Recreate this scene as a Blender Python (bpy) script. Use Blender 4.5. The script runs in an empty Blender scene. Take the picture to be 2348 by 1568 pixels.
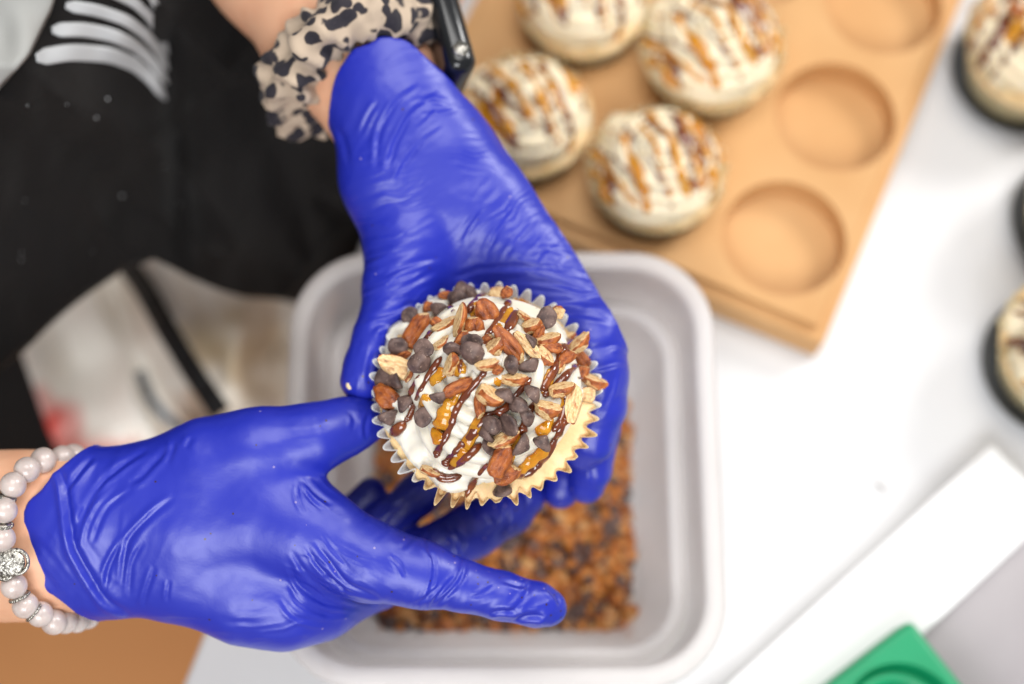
import bpy, bmesh, math, random
import numpy as np
from mathutils import Vector, Matrix, noise as mn
from mathutils.bvhtree import BVHTree
random.seed(7); rng = np.random.default_rng(7)
C = bpy.context.scene
R = math.radians

# ---------------------------------------------------------------- camera
TILT = R(18); FP = 2347*50/36; CX, CY = 1173.5, 784.0; FOCUS = 0.60
cam_d = bpy.data.cameras.new('camera'); cam = bpy.data.objects.new('camera', cam_d); C.collection.objects.link(cam)
cam_d.lens = 50; cam_d.sensor_width = 36; cam_d.clip_start = 0.02; cam_d.clip_end = 20
CAMLOC = Vector((0, -FOCUS*math.sin(TILT), 0.19 + FOCUS*math.cos(TILT)))
cam.location = CAMLOC; cam.rotation_euler = (TILT, 0, 0)
cam_d.dof.use_dof = True; cam_d.dof.focus_distance = 0.592; cam_d.dof.aperture_fstop = 2.3
C.camera = cam
MR = Matrix.Rotation(TILT, 3, 'X')
# ---------------------------------------------------------------- world and lamps
w = bpy.data.worlds.new('World'); C.world = w; w.use_nodes = True
w.node_tree.nodes['Background'].inputs[0].default_value = (1.0, 0.975, 0.94, 1)
w.node_tree.nodes['Background'].inputs[1].default_value = 0.35
def area(name, loc, target, sx, sy, power, col):
    l = bpy.data.lights.new(name, 'AREA'); l.shape = 'RECTANGLE'; l.size = sx; l.size_y = sy; l.energy = power; l.color = col
    o = bpy.data.objects.new(name, l); C.collection.objects.link(o); o.location = loc
    o.rotation_euler = (Vector(target)-Vector(loc)).to_track_quat('-Z', 'Y').to_euler(); return o
area('ceiling_lamp', (0.14, 0.34, 1.42), (0, 0, 0.1), .8, .65, 10.5, (1, .985, .96))
area('window_lamp', (1.75, 1.15, 1.55), (0.1, 0, 0), 0.7, 0.7, 36, (1, .99, .97))
area('fill_lamp', (-0.10, -1.05, 1.15), (0, -0.1, 0), 0.9, 0.6, 18, (.97, .985, 1))  # added fill, no real window: brightens the shaded lower left of the table
C.view_settings.view_transform = 'Standard'; C.view_settings.look = 'None'; C.view_settings.exposure = 0.0
C.cycles.use_denoising = True
C.cycles.max_bounces = 8

# ---------------------------------------------------------------- helpers
def at(px, py, z):
    """photo point (2347x1568 scale) -> where its sight line meets the horizontal plane z"""
    d = MR @ Vector(((px-CX)/FP, -(py-CY)/FP, -1))
    return CAMLOC + d*((z-CAMLOC.z)/d.z)
def cs(px, py, off):
    """photo point at depth 60 cm + off (cm) -> camera space in cm (x right, y up, depth)"""
    D = FOCUS*100+off
    return np.array([(px-CX)/FP*D, -(py-CY)/FP*D, D])
def cam2world(P):
    P = np.asarray(P, float)/100.0
    M = np.array(MR); q = np.stack([P[..., 0], P[..., 1], -P[..., 2]], -1)
    return q @ M.T + np.array(CAMLOC)
def W(px, py, off): return Vector(cam2world(cs(px, py, off)))
def proj(co):
    """world points -> photo pixels"""
    q = (np.asarray(co)-np.array(CAMLOC)) @ np.array(MR)
    return np.stack([CX+q[:, 0]/-q[:, 2]*FP, CY-q[:, 1]/-q[:, 2]*FP], -1)
VIEW = MR @ Vector((0, 0, -1))

def mesh_np(name, co, faces, mats=(), smooth=True):
    me = bpy.data.meshes.new(name)
    co = np.asarray(co, np.float32); faces = np.asarray(faces, np.int32)
    n = faces.shape[1]
    me.vertices.add(len(co)); me.vertices.foreach_set('co', co.ravel())
    me.loops.add(faces.size); me.loops.foreach_set('vertex_index', faces.ravel())
    me.polygons.add(len(faces)); me.polygons.foreach_set('loop_start', np.arange(0, faces.size, n, dtype=np.int32))
    me.polygons.foreach_set('loop_total', np.full(len(faces), n, np.int32))
    me.update(calc_edges=True); me.validate()
    me.polygons.foreach_set('use_smooth', np.full(len(me.polygons), smooth))
    for m in mats: me.materials.append(m)
    return me
def obj(name, me, parent=None, **kw):
    o = bpy.data.objects.new(name, me); C.collection.objects.link(o)
    if parent is not None: o.parent = parent
    for k, v in kw.items(): o[k] = v
    return o
def empty(name, loc, label, cat, group=None, rz=0):
    o = bpy.data.objects.new(name, None); C.collection.objects.link(o); o.location = loc; o.rotation_euler = (0, 0, rz)
    o.empty_display_size = .02
    o['label'] = label; o['category'] = cat
    if group: o['group'] = group
    return o
def from_bm(name, bm, mats, smooth=True):
    me = bpy.data.meshes.new(name); bm.to_mesh(me); bm.free()
    for m in mats: me.materials.append(m)
    for p in me.polygons: p.use_smooth = smooth
    return me
def localise(me, parent):
    """mesh written in world coordinates, seen from its unrotated parent's place"""
    me.transform(parent.matrix_basis.inverted()); return me
def set_cols(me, cols, name='Col'):
    a = me.color_attributes.new(name, 'FLOAT_COLOR', 'POINT')
    c = np.ones((len(me.vertices), 4), np.float32); c[:, :3] = cols; a.data.foreach_set('color', c.ravel())
def verts(me):
    a = np.empty(len(me.vertices)*3, np.float32); me.vertices.foreach_get('co', a); return a.reshape(-1, 3)
def normals(me):
    a = np.empty(len(me.vertices)*3, np.float32); me.vertices.foreach_get('normal', a); return a.reshape(-1, 3)

def hashn(ix, iy, iz, s):
    h = (ix*374761393 + iy*668265263 + iz*2147483647 + s*1274126177) & 0xffffffff
    h = ((h ^ (h >> 13))*1274126177) & 0xffffffff
    return ((h ^ (h >> 16)) & 0xffff)/65535.0
def vnoise(x, y, z=None, s=0):
    x = np.asarray(x, float); y = np.asarray(y, float); z = np.zeros_like(x) if z is None else np.asarray(z, float)
    ix, iy, iz = np.floor(x).astype(np.int64), np.floor(y).astype(np.int64), np.floor(z).astype(np.int64)
    fx, fy, fz = x-ix, y-iy, z-iz
    fx, fy, fz = [f*f*(3-2*f) for f in (fx, fy, fz)]
    r = 0
    for a in (0, 1):
        for b in (0, 1):
            for c in (0, 1):
                r = r + hashn(ix+a, iy+b, iz+c, s)*(fx if a else 1-fx)*(fy if b else 1-fy)*(fz if c else 1-fz)
    return r*2-1

# ---------------------------------------------------------------- materials
def mat(name, col, rough=.5, spec=.5, sss=0, sss_r=(1, .5, .3), sss_s=.003, coat=0, metal=0, bump=None, var=None, sheen=0, trans=0, attr=None, ior=None):
    m = bpy.data.materials.new(name); m.use_nodes = True; nt = m.node_tree; b = nt.nodes['Principled BSDF']
    def si(k, v):
        if k in b.inputs: b.inputs[k].default_value = v
    si('Base Color', (*col, 1)); si('Roughness', rough); si('Specular IOR Level', spec); si('Metallic', metal)
    si('Subsurface Weight', sss); si('Subsurface Radius', sss_r); si('Subsurface Scale', sss_s)
    si('Coat Weight', coat); si('Coat Roughness', .08); si('Sheen Weight', sheen); si('Transmission Weight', trans)
    if ior: si('IOR', ior)
    tc = nt.nodes.new('ShaderNodeTexCoord')
    if attr:
        a = nt.nodes.new('ShaderNodeVertexColor'); a.layer_name = attr; src = a.outputs['Color']
        nt.links.new(src, b.inputs['Base Color'])
    if var:    # (scale, colour2, low, high)
        n = nt.nodes.new('ShaderNodeTexNoise'); n.inputs['Scale'].default_value = var[0]; n.inputs['Detail'].default_value = 5
        nt.links.new(tc.outputs['Object'], n.inputs['Vector'])
        r = nt.nodes.new('ShaderNodeMapRange'); r.inputs[1].default_value = var[2]; r.inputs[2].default_value = var[3]
        nt.links.new(n.outputs['Fac'], r.inputs[0])
        mx = nt.nodes.new('ShaderNodeMix'); mx.data_type = 'RGBA'; nt.links.new(r.outputs[0], mx.inputs[0])
        if attr: nt.links.new(src, mx.inputs[6])
        else: mx.inputs[6].default_value = (*col, 1)
        mx.inputs[7].default_value = (*var[1], 1); nt.links.new(mx.outputs[2], b.inputs['Base Color'])
    if bump:   # list of (scale, strength, distance)
        prev = None
        for sc, st, di in bump:
            n = nt.nodes.new('ShaderNodeTexNoise'); n.inputs['Scale'].default_value = sc; n.inputs['Detail'].default_value = 4
            nt.links.new(tc.outputs['Object'], n.inputs['Vector'])
            bp = nt.nodes.new('ShaderNodeBump'); bp.inputs['Strength'].default_value = st; bp.inputs['Distance'].default_value = di
            nt.links.new(n.outputs['Fac'], bp.inputs['Height'])
            if prev: nt.links.new(prev.outputs[0], bp.inputs['Normal'])
            prev = bp
        nt.links.new(prev.outputs[0], b.inputs['Normal'])
    return m
M = {}
M['white_table'] = mat('white_laminate', (.72, .72, .73), .4, .35, var=(9, (.68, .68, .69), .45, .75))
M['floor'] = mat('brown_floor', (.74, .34, .13), .6, .3, var=(6, (.68, .30, .11), .35, .7))
M['glove'] = mat('blue_nitrile', (.026, .036, .50), .38, .6, sss=.0, bump=[(900, .10, .0004)])
M['skin'] = mat('skin', (.72, .40, .25), .5, .35, sss=.12, bump=[(700, .15, .0005)], var=(60, (.66, .33, .20), .45, .75))
M['black_cloth'] = mat('black_knit', (.010, .009, .009), .9, .12, sheen=.06, bump=[(300, .4, .001)], var=(14, (.014, .012, .011), .45, .8))
M['strap'] = mat('black_webbing', (.012, .012, .013), .8, .2, bump=[(500, .4, .001)])
M['stripe'] = mat('white_print', (.48, .49, .50), .7, .2)
M['grey_cloth'] = mat('grey_fabric', (.36, .36, .345), .9, .2)
M['apron'] = mat('stained_cloth', (.8, .8, .8), .9, .2, attr='Col', bump=[(400, .3, .001)])
M['cream_gold'] = mat('ivory_cream', (.86, .75, .54), .4, .4, sss=.3, sss_r=(1, .8, .5), sss_s=.004, var=(120, (.80, .62, .38), .5, .8))
M['liner'] = mat('paper_liner', (.8, .8, .8), .4, .4, sss=.3, sss_r=(1, .9, .7), attr='Col')
_nt = M['liner'].node_tree; _t = _nt.nodes.new('ShaderNodeBsdfTranslucent'); _a = [n for n in _nt.nodes if n.type == 'VERTEX_COLOR'][0]; _m = _nt.nodes.new('ShaderNodeMixShader'); _m.inputs[0].default_value = .4
_nt.links.new(_a.outputs[0], _t.inputs[0]); _nt.links.new(_nt.nodes['Principled BSDF'].outputs[0], _m.inputs[1]); _nt.links.new(_t.outputs[0], _m.inputs[2]); _nt.links.new(_m.outputs[0], _nt.nodes['Material Output'].inputs[0])
M['cake'] = mat('vanilla_cake', (.82, .58, .30), .7, .3, sss=.2, bump=[(500, .4, .001)], var=(120, (.86, .66, .40), .4, .7))
M['cream'] = mat('buttercream', (.80, .745, .63), .36, .45, sss=.35, sss_r=(1, .85, .6), sss_s=.004, bump=[(90, .08, .001)])
M['whipped'] = mat('soft_cream', (.82, .775, .68), .3, .5, sss=.3, sss_r=(1, .85, .6), sss_s=.004)
M['caramel'] = mat('caramel_sauce', (.92, .43, .03), .08, .5, coat=.4, var=(150, (.70, .24, .012), .45, .7), trans=.5, ior=1.4)
M['choc_sauce'] = mat('chocolate_sauce', (.13, .026, .008), .14, .6, coat=.6, var=(200, (.28, .07, .012), .5, .75))
M['wood'] = mat('wood_board', (.63, .37, .165), .6, .3, var=(14, (.57, .31, .125), .4, .7), bump=[(60, .1, .001)])
M['bead'] = mat('moonstone', (.76, .66, .62), .3, .5, trans=.3, sss=.5, sss_r=(1, .85, .8), sss_s=.004, coat=.4, var=(160, (.62, .52, .49), .45, .7))
M['silver'] = mat('aged_silver', (.55, .53, .48), .3, .5, metal=1, var=(700, (.12, .11, .10), .45, .65), bump=[(900, .6, .001)])
M['watch'] = mat('black_glass', (.006, .007, .009), .22, .4, coat=.25)
M['rubber'] = mat('black_rubber', (.012, .012, .013), .5, .4)
M['shadow_ring'] = mat('shadow_grey', (.13, .135, .14), .4, .4)  # shadow tone for the dark ring under the table cupcakes
M['green'] = mat('green_silicone', (.004, .29, .12), .42, .45, var=(30, (.004, .25, .10), .4, .7))
M['slab'] = mat('white_plastic', (.86, .86, .86), .35, .4)
M['metal_sheet'] = mat('grey_sheet', (.34, .31, .325), .45, .5, var=(8, (.42, .39, .40), .4, .7))
M['crumb'] = mat('brown_crumb', (.22, .09, .035), .6, .3)
M['cream_crumb'] = mat('pale_crumb', (.85, .66, .40), .6, .3)

def tub_mat(name, col, tr):
    m = mat(name, col, .38, .45, var=(25, tuple(c*.94 for c in col), .4, .7)); nt = m.node_tree; b = nt.nodes['Principled BSDF']
    t = nt.nodes.new('ShaderNodeBsdfTranslucent'); t.inputs[0].default_value = (*col, 1)
    mx = nt.nodes.new('ShaderNodeMixShader'); mx.inputs[0].default_value = tr
    nt.links.new(b.outputs[0], mx.inputs[1]); nt.links.new(t.outputs[0], mx.inputs[2])
    tp = nt.nodes.new('ShaderNodeBsdfTransparent'); m3 = nt.nodes.new('ShaderNodeMixShader'); m3.inputs[0].default_value = .34
    nt.links.new(mx.outputs[0], m3.inputs[1]); nt.links.new(tp.outputs[0], m3.inputs[2])
    nt.links.new(m3.outputs[0], nt.nodes['Material Output'].inputs[0]); return m
M['tub'] = tub_mat('milky_plastic', (.80, .765, .75), .25)

def chip_mat():
    m = mat('chocolate_chip', (.052, .026, .022), .55, .4); nt = m.node_tree; b = nt.nodes['Principled BSDF']
    tc = nt.nodes.new('ShaderNodeTexCoord'); oi = nt.nodes.new('ShaderNodeObjectInfo')
    ad = nt.nodes.new('ShaderNodeVectorMath'); ad.operation = 'ADD'
    nt.links.new(tc.outputs['Object'], ad.inputs[0]); nt.links.new(oi.outputs['Random'], ad.inputs[1])
    n1 = nt.nodes.new('ShaderNodeTexNoise'); n1.inputs['Scale'].default_value = 260; n1.inputs['Detail'].default_value = 3
    n2 = nt.nodes.new('ShaderNodeTexNoise'); n2.inputs['Scale'].default_value = 1500; n2.inputs['Detail'].default_value = 2
    for n in (n1, n2): nt.links.new(ad.outputs[0], n.inputs['Vector'])
    r1 = nt.nodes.new('ShaderNodeValToRGB'); r1.color_ramp.elements[0].position = .35; r1.color_ramp.elements[0].color = (.058, .034, .032, 1)
    r1.color_ramp.elements[1].position = .68; r1.color_ramp.elements[1].color = (.19, .12, .10, 1)
    r2 = nt.nodes.new('ShaderNodeMapRange'); r2.inputs[1].default_value = .66; r2.inputs[2].default_value = .74
    mx = nt.nodes.new('ShaderNodeMix'); mx.data_type = 'RGBA'; mx.inputs[7].default_value = (.55, .40, .30, 1)
    nt.links.new(n1.outputs['Fac'], r1.inputs[0]); nt.links.new(n2.outputs['Fac'], r2.inputs[0])
    nt.links.new(r2.outputs[0], mx.inputs[0]); nt.links.new(r1.outputs[0], mx.inputs[6]); nt.links.new(mx.outputs[2], b.inputs['Base Color'])
    bp = nt.nodes.new('ShaderNodeBump'); bp.inputs['Strength'].default_value = .5; bp.inputs['Distance'].default_value = .0008
    nt.links.new(n1.outputs['Fac'], bp.inputs['Height']); nt.links.new(bp.outputs[0], b.inputs['Normal']); return m
def nut_mat(name, k=1.0, tint=(1, 1, 1)):
    """brown skin outside, pale where broken (vertex attribute 'Col' red = how broken)"""
    m = mat(name, (.4, .13, .03), .42, .5); nt = m.node_tree; b = nt.nodes['Principled BSDF']
    tc = nt.nodes.new('ShaderNodeTexCoord'); oi = nt.nodes.new('ShaderNodeObjectInfo'); a = nt.nodes.new('ShaderNodeVertexColor'); a.layer_name = 'Col'
    ad = nt.nodes.new('ShaderNodeVectorMath'); ad.operation = 'ADD'
    nt.links.new(tc.outputs['Object'], ad.inputs[0]); nt.links.new(oi.outputs['Random'], ad.inputs[1])
    def noise(s, d=4):
        n = nt.nodes.new('ShaderNodeTexNoise'); n.inputs['Scale'].default_value = s; n.inputs['Detail'].default_value = d
        nt.links.new(ad.outputs[0], n.inputs['Vector']); return n
    n1, n2, n3 = noise(1.7*k), noise(5.5*k), noise(13*k, 2)
    sk = nt.nodes.new('ShaderNodeValToRGB'); e = sk.color_ramp.elements
    e[0].position = .3; e[0].color = (.13*tint[0], .022*tint[1], .005*tint[2], 1); e[1].position = .74; e[1].color = (min(.9, .58*tint[0]), .19*tint[1], .035*tint[2], 1)
    e3 = e.new(.5); e3.color = (min(.8, .36*tint[0]), .088*tint[1], .013*tint[2], 1)
    nt.links.new(n1.outputs['Fac'], sk.inputs[0])
    pl = nt.nodes.new('ShaderNodeValToRGB'); e = pl.color_ramp.elements
    e[0].position = .3; e[0].color = (.62, .34, .12, 1); e[1].position = .6; e[1].color = (.84, .61, .32, 1)
    if k > 1: e[0].color = (.40, .17, .05, 1); e[1].color = (.66, .36, .13, 1)
    nt.links.new(n2.outputs['Fac'], pl.inputs[0])
    s = nt.nodes.new('ShaderNodeMath'); s.operation = 'ADD'; nt.links.new(a.outputs['Color'], s.inputs[0])
    n4 = noise(2.2*k, 5); sub = nt.nodes.new('ShaderNodeMath'); sub.operation = 'SUBTRACT'; sub.inputs[1].default_value = .5
    nt.links.new(n4.outputs['Fac'], sub.inputs[0]); mu = nt.nodes.new('ShaderNodeMath'); mu.operation = 'MULTIPLY'; mu.inputs[1].default_value = 1.7
    nt.links.new(sub.outputs[0], mu.inputs[0]); nt.links.new(mu.outputs[0], s.inputs[1])
    r = nt.nodes.new('ShaderNodeMapRange'); r.inputs[1].default_value = .60; r.inputs[2].default_value = .95; nt.links.new(s.outputs[0], r.inputs[0])
    mx = nt.nodes.new('ShaderNodeMix'); mx.data_type = 'RGBA'
    nt.links.new(r.outputs[0], mx.inputs[0]); nt.links.new(sk.outputs[0], mx.inputs[6]); nt.links.new(pl.outputs[0], mx.inputs[7])
    r3 = nt.nodes.new('ShaderNodeMapRange'); r3.inputs[1].default_value = .69; r3.inputs[2].default_value = .76; nt.links.new(n3.outputs['Fac'], r3.inputs[0])
    m2 = nt.nodes.new('ShaderNodeMix'); m2.data_type = 'RGBA'; m2.inputs[7].default_value = (.9, .78, .6, 1)
    nt.links.new(r3.outputs[0], m2.inputs[0]); nt.links.new(mx.outputs[2], m2.inputs[6]); nt.links.new(m2.outputs[2], b.inputs['Base Color'])
    bp = nt.nodes.new('ShaderNodeBump'); bp.inputs['Strength'].default_value = .7; bp.inputs['Distance'].default_value = .0007
    nt.links.new(n2.outputs['Fac'], bp.inputs['Height']); nt.links.new(bp.outputs[0], b.inputs['Normal'])
    return m
M['chip'] = chip_mat(); M['nut'] = nut_mat('pecan'); M['nut_heap'] = nut_mat('pecan_heap', 120.0, (1.2, 1.45, 1.3))

def leopard_mat():
    m = mat('leopard_cloth', (.6, .45, .3), .8, .2, sheen=.1); nt = m.node_tree; b = nt.nodes['Principled BSDF']
    tc = nt.nodes.new('ShaderNodeTexCoord')
    n = nt.nodes.new('ShaderNodeTexNoise'); n.inputs['Scale'].default_value = 70; n.inputs['Detail'].default_value = 2
    mxv = nt.nodes.new('ShaderNodeMix'); mxv.data_type = 'VECTOR'; mxv.inputs[0].default_value = .012
    nt.links.new(tc.outputs['Object'], n.inputs['Vector']); nt.links.new(tc.outputs['Object'], mxv.inputs[4]); nt.links.new(n.outputs['Color'], mxv.inputs[5])
    v = nt.nodes.new('ShaderNodeTexVoronoi'); v.inputs['Scale'].default_value = 112; nt.links.new(mxv.outputs[1], v.inputs['Vector'])
    r = nt.nodes.new('ShaderNodeValToRGB'); e = r.color_ramp.elements; r.color_ramp.interpolation = 'LINEAR'
    e[0].position = .0; e[0].color = (.04, .033, .04, 1); e[1].position = .50; e[1].color = (.47, .37, .28, 1)
    k = e.new(.15); k.color = (.022, .02, .028, 1); k = e.new(.44); k.color = (.03, .026, .032, 1)
    nt.links.new(v.outputs['Distance'], r.inputs[0]); 
    n2 = nt.nodes.new('ShaderNodeTexNoise'); n2.inputs['Scale'].default_value = 38; nt.links.new(tc.outputs['Object'], n2.inputs['Vector'])
    r2 = nt.nodes.new('ShaderNodeMapRange'); r2.inputs[1].default_value = .64; r2.inputs[2].default_value = .67; nt.links.new(n2.outputs['Fac'], r2.inputs[0])
    mx = nt.nodes.new('ShaderNodeMix'); mx.data_type = 'RGBA'; mx.inputs[7].default_value = (.50, .40, .31, 1)
    nt.links.new(r2.outputs[0], mx.inputs[0]); nt.links.new(r.outputs[0], mx.inputs[6]); nt.links.new(mx.outputs[2], b.inputs['Base Color']); return m
M['leopard'] = leopard_mat()

# glove: specks of chocolate and sugar stuck to the nitrile
def dress_glove(m):
    nt = m.node_tree; b = nt.nodes['Principled BSDF']; tc = nt.nodes.new('ShaderNodeTexCoord')
    a = nt.nodes.new('ShaderNodeVertexColor'); a.layer_name = 'Col'
    sep = nt.nodes.new('ShaderNodeSeparateColor'); nt.links.new(a.outputs['Color'], sep.inputs[0])
    v = nt.nodes.new('ShaderNodeTexVoronoi'); v.inputs['Scale'].default_value = 420; nt.links.new(tc.outputs['Object'], v.inputs['Vector'])
    lt = nt.nodes.new('ShaderNodeMath'); lt.operation = 'LESS_THAN'; lt.inputs[1].default_value = .22; nt.links.new(v.outputs['Distance'], lt.inputs[0])
    sv = nt.nodes.new('ShaderNodeSeparateColor'); nt.links.new(v.outputs['Color'], sv.inputs[0])
    l2 = nt.nodes.new('ShaderNodeMath'); l2.operation = 'LESS_THAN'; nt.links.new(sv.outputs[0], l2.inputs[0]); nt.links.new(sep.outputs[0], l2.inputs[1])
    mu = nt.nodes.new('ShaderNodeMath'); mu.operation = 'MULTIPLY'; nt.links.new(lt.outputs[0], mu.inputs[0]); nt.links.new(l2.outputs[0], mu.inputs[1])
    cr = nt.nodes.new('ShaderNodeValToRGB'); cr.color_ramp.interpolation = 'CONSTANT'; e = cr.color_ramp.elements
    e[0].color = (.035, .012, .03, 1); e[1].position = .6; e[1].color = (.20, .16, .42, 1); nt.links.new(sv.outputs[1], cr.inputs[0])
    mx = nt.nodes.new('ShaderNodeMix'); mx.data_type = 'RGBA'; mx.inputs[6].default_value = (.012, .022, .37, 1)
    nt.links.new(mu.outputs[0], mx.inputs[0]); nt.links.new(cr.outputs[0], mx.inputs[7]); nt.links.new(mx.outputs[2], b.inputs['Base Color'])
dress_glove(M['glove'])

# ---------------------------------------------------------------- table, floor
def slab_poly(name, pts, z0, z1, m, bevel=0.0, parent=None):
    bm = bmesh.new(); vs = [bm.verts.new((p[0], p[1], z1)) for p in pts]; f = bm.faces.new(vs)
    f.normal_update()
    if f.normal.z < 0: bmesh.ops.reverse_faces(bm, faces=[f])
    r = bmesh.ops.extrude_face_region(bm, geom=[f]); 
    for v in r['geom']:
        if isinstance(v, bmesh.types.BMVert): v.co.z = z0
    bmesh.ops.recalc_face_normals(bm, faces=bm.faces)
    if bevel: bmesh.ops.bevel(bm, geom=list(bm.edges), offset=bevel, segments=3, affect='EDGES', profile=.5)
    return from_bm(name, bm, [m], smooth=False)
fl = slab_poly('floor', [(-3, -3), (3, -3), (3, 3), (-3, 3)], -.80, -.75, M['floor']); obj('floor', fl, kind='structure')
ea, eb = at(1052, 0, 0), at(455, 1480, 0); ed = (eb-ea)
pA, pB = ea-ed*1.1, eb+ed*.7
table = obj('table', slab_poly('table', [pA, pB, (1.1, pB.y, 0), (1.1, pA.y, 0)], -.035, 0, M['white_table'], .003), kind='structure')
for (x, y) in ((pA.x+.1, pA.y-.08), (pB.x+.12, pB.y+.08), (1.0, pB.y+.08), (1.0, pA.y-.08)):
    obj('table_leg', slab_poly('table_leg', [(x-.02, y-.02), (x+.02, y-.02), (x+.02, y+.02), (x-.02, y+.02)], -.75, -.0352, M['white_table'], .003), table)

# ---------------------------------------------------------------- surface nets
def surface_nets(F, org, h):
    s = F < 0
    nx, ny, nz = F.shape
    cnt = np.zeros((nx-1, ny-1, nz-1), np.float32); acc = np.zeros((nx-1, ny-1, nz-1, 3), np.float32)
    offs = [(i, j, k) for i in (0, 1) for j in (0, 1) for k in (0, 1)]
    sl = lambda o: (slice(o[0], nx-1+o[0]), slice(o[1], ny-1+o[1]), slice(o[2], nz-1+o[2]))
    insum = np.zeros(cnt.shape, np.int8)
    for o in offs: insum += s[sl(o)]
    act = (insum > 0) & (insum < 8)
    idx = np.argwhere(act); n = len(idx)
    pos = np.zeros((n, 3)); c = np.zeros(n)
    for o in offs:
        for ax in range(3):
            if o[ax]: continue
            p = list(o); p[ax] = 1
            a = F[idx[:, 0]+o[0], idx[:, 1]+o[1], idx[:, 2]+o[2]]; b = F[idx[:, 0]+p[0], idx[:, 1]+p[1], idx[:, 2]+p[2]]
            mk = (a < 0) != (b < 0); t = np.where(mk, a/(a-b+1e-20), 0)
            q = np.tile(np.array(o, float), (n, 1)); q[:, ax] += t
            pos += q*mk[:, None]; c += mk
    co = (idx+pos/c[:, None])*h+np.array(org)
    vid = np.full(act.shape, -1, np.int64); vid[act] = np.arange(n)
    quads = []
    for ax in range(3):
        a = [slice(0, nx), slice(0, ny), slice(0, nz)]; b = list(a)
        a[ax] = slice(0, F.shape[ax]-1); b[ax] = slice(1, F.shape[ax])
        sa, sb = s[tuple(a)], s[tuple(b)]; e = np.argwhere(sa != sb)
        flip = sa[tuple(e.T)]
        u, v = (ax+1) % 3, (ax+2) % 3
        ok = (e[:, u] > 0) & (e[:, v] > 0) & (e[:, u] < F.shape[u]-1) & (e[:, v] < F.shape[v]-1); e = e[ok]; flip = flip[ok]
        def cell(du, dv):
            q = e.copy(); q[:, u] += du; q[:, v] += dv; return vid[q[:, 0], q[:, 1], q[:, 2]]
        q = np.stack([cell(-1, -1), cell(0, -1), cell(0, 0), cell(-1, 0)], -1)
        q[~flip] = q[~flip][:, ::-1]; quads.append(q)
    return co, np.concatenate(quads)

def round_cone(P, a, b, ra, rb, fz):
    """distance to a tapered capsule, squashed along the depth axis by fz"""
    a = np.asarray(a, float).copy(); b = np.asarray(b, float).copy(); zc = (a[2]+b[2])/2
    ba = b-a; L2 = ba[0]**2+ba[1]**2+(ba[2]/fz)**2+1e-9
    pa = [P[i]-a[i] for i in range(3)]
    t = (pa[0]*ba[0]+pa[1]*ba[1]+pa[2]*ba[2]/fz/fz)/L2
    t = np.clip(t, 0, 1)
    d = np.sqrt((pa[0]-t*ba[0])**2+(pa[1]-t*ba[1])**2+((pa[2]-t*ba[2])/fz)**2)-(ra+(rb-ra)*t)
    return d*(fz if fz < 1 else 1)**.5
def build_sdf(chains, h, cuts=None, pad=1.2):
    """chains: list of (k, fz, [(px,py,off,r_px),...]); smooth union in camera space, cm"""
    segs = []
    for k, fz, pts in chains:
        q = [(cs(p[0], p[1], p[2]), p[3]/FP*(FOCUS*100+p[2])) for p in pts]
        if len(q) == 1: q = q*2
        for (a, ra), (b, rb) in zip(q[:-1], q[1:]): segs.append((k, fz, a, b, ra, rb))
    lo = np.min([np.minimum(s[2]-s[4], s[3]-s[5]) for s in segs], 0)-pad*.5
    hi = np.max([np.maximum(s[2]+s[4], s[3]+s[5]) for s in segs], 0)+pad*.5
    n = np.ceil((hi-lo)/h).astype(int)+1
    F = np.full(n, 3.0, np.float32)
    ax = [lo[i]+np.arange(n[i])*h for i in range(3)]
    for k, fz, a, b, ra, rb in segs:
        l = np.minimum(a-ra, b-rb)-pad; u = np.maximum(a+ra, b+rb)+pad
        i0 = np.clip(((l-lo)/h).astype(int), 0, n); i1 = np.clip(((u-lo)/h).astype(int)+1, 0, n)
        P = np.meshgrid(*[ax[i][i0[i]:i1[i]].astype(np.float32) for i in range(3)], indexing='ij')
        d = round_cone(P, a, b, ra, rb, fz).astype(np.float32)
        G = F[i0[0]:i1[0], i0[1]:i1[1], i0[2]:i1[2]]
        hh = np.clip(.5+.5*(G-d)/k, 0, 1)
        G[...] = G*(1-hh)+d*hh-k*hh*(1-hh)
    if cuts is not None:
        P = np.meshgrid(*[a.astype(np.float32) for a in ax], indexing='ij')
        for c in cuts: F = c(P, F)
    return F, lo, h

# ---------------------------------------------------------------- the cupcake in the hand: where it stands
CUP = W(1112, 898, 1.6); CUPR = 5.25; CUPH = 4.3           # rim centre, rim radius, height (cm)
def cup_cut(P, F):
    """keep the glove off the paper cup (upright in the world)"""
    X, Y, D = P; M_ = np.array(MR)
    w_ = [(M_[i, 0]*X+M_[i, 1]*Y-M_[i, 2]*D)/100+CAMLOC[i] for i in range(3)]
    dx, dy, dz = (w_[0]-CUP.x)*100, (w_[1]-CUP.y)*100, (w_[2]-CUP.z)*100
    r = np.sqrt(dx*dx+dy*dy); t = np.clip((dz+CUPH)/CUPH, 0, 1.5)
    rad = 3.3+t*(4.45-3.3)+np.clip(t-.8, 0, 1)*3.2
    d = np.maximum(r-rad-.08, np.maximum(-(dz+CUPH)-.06, dz-1.0))
    k = .25; a, b = F, -d
    hh = np.clip(.5-.5*(a-b)/k, 0, 1)
    return (a*(1-hh)+b*hh+k*hh*(1-hh)).astype(np.float32)
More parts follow.
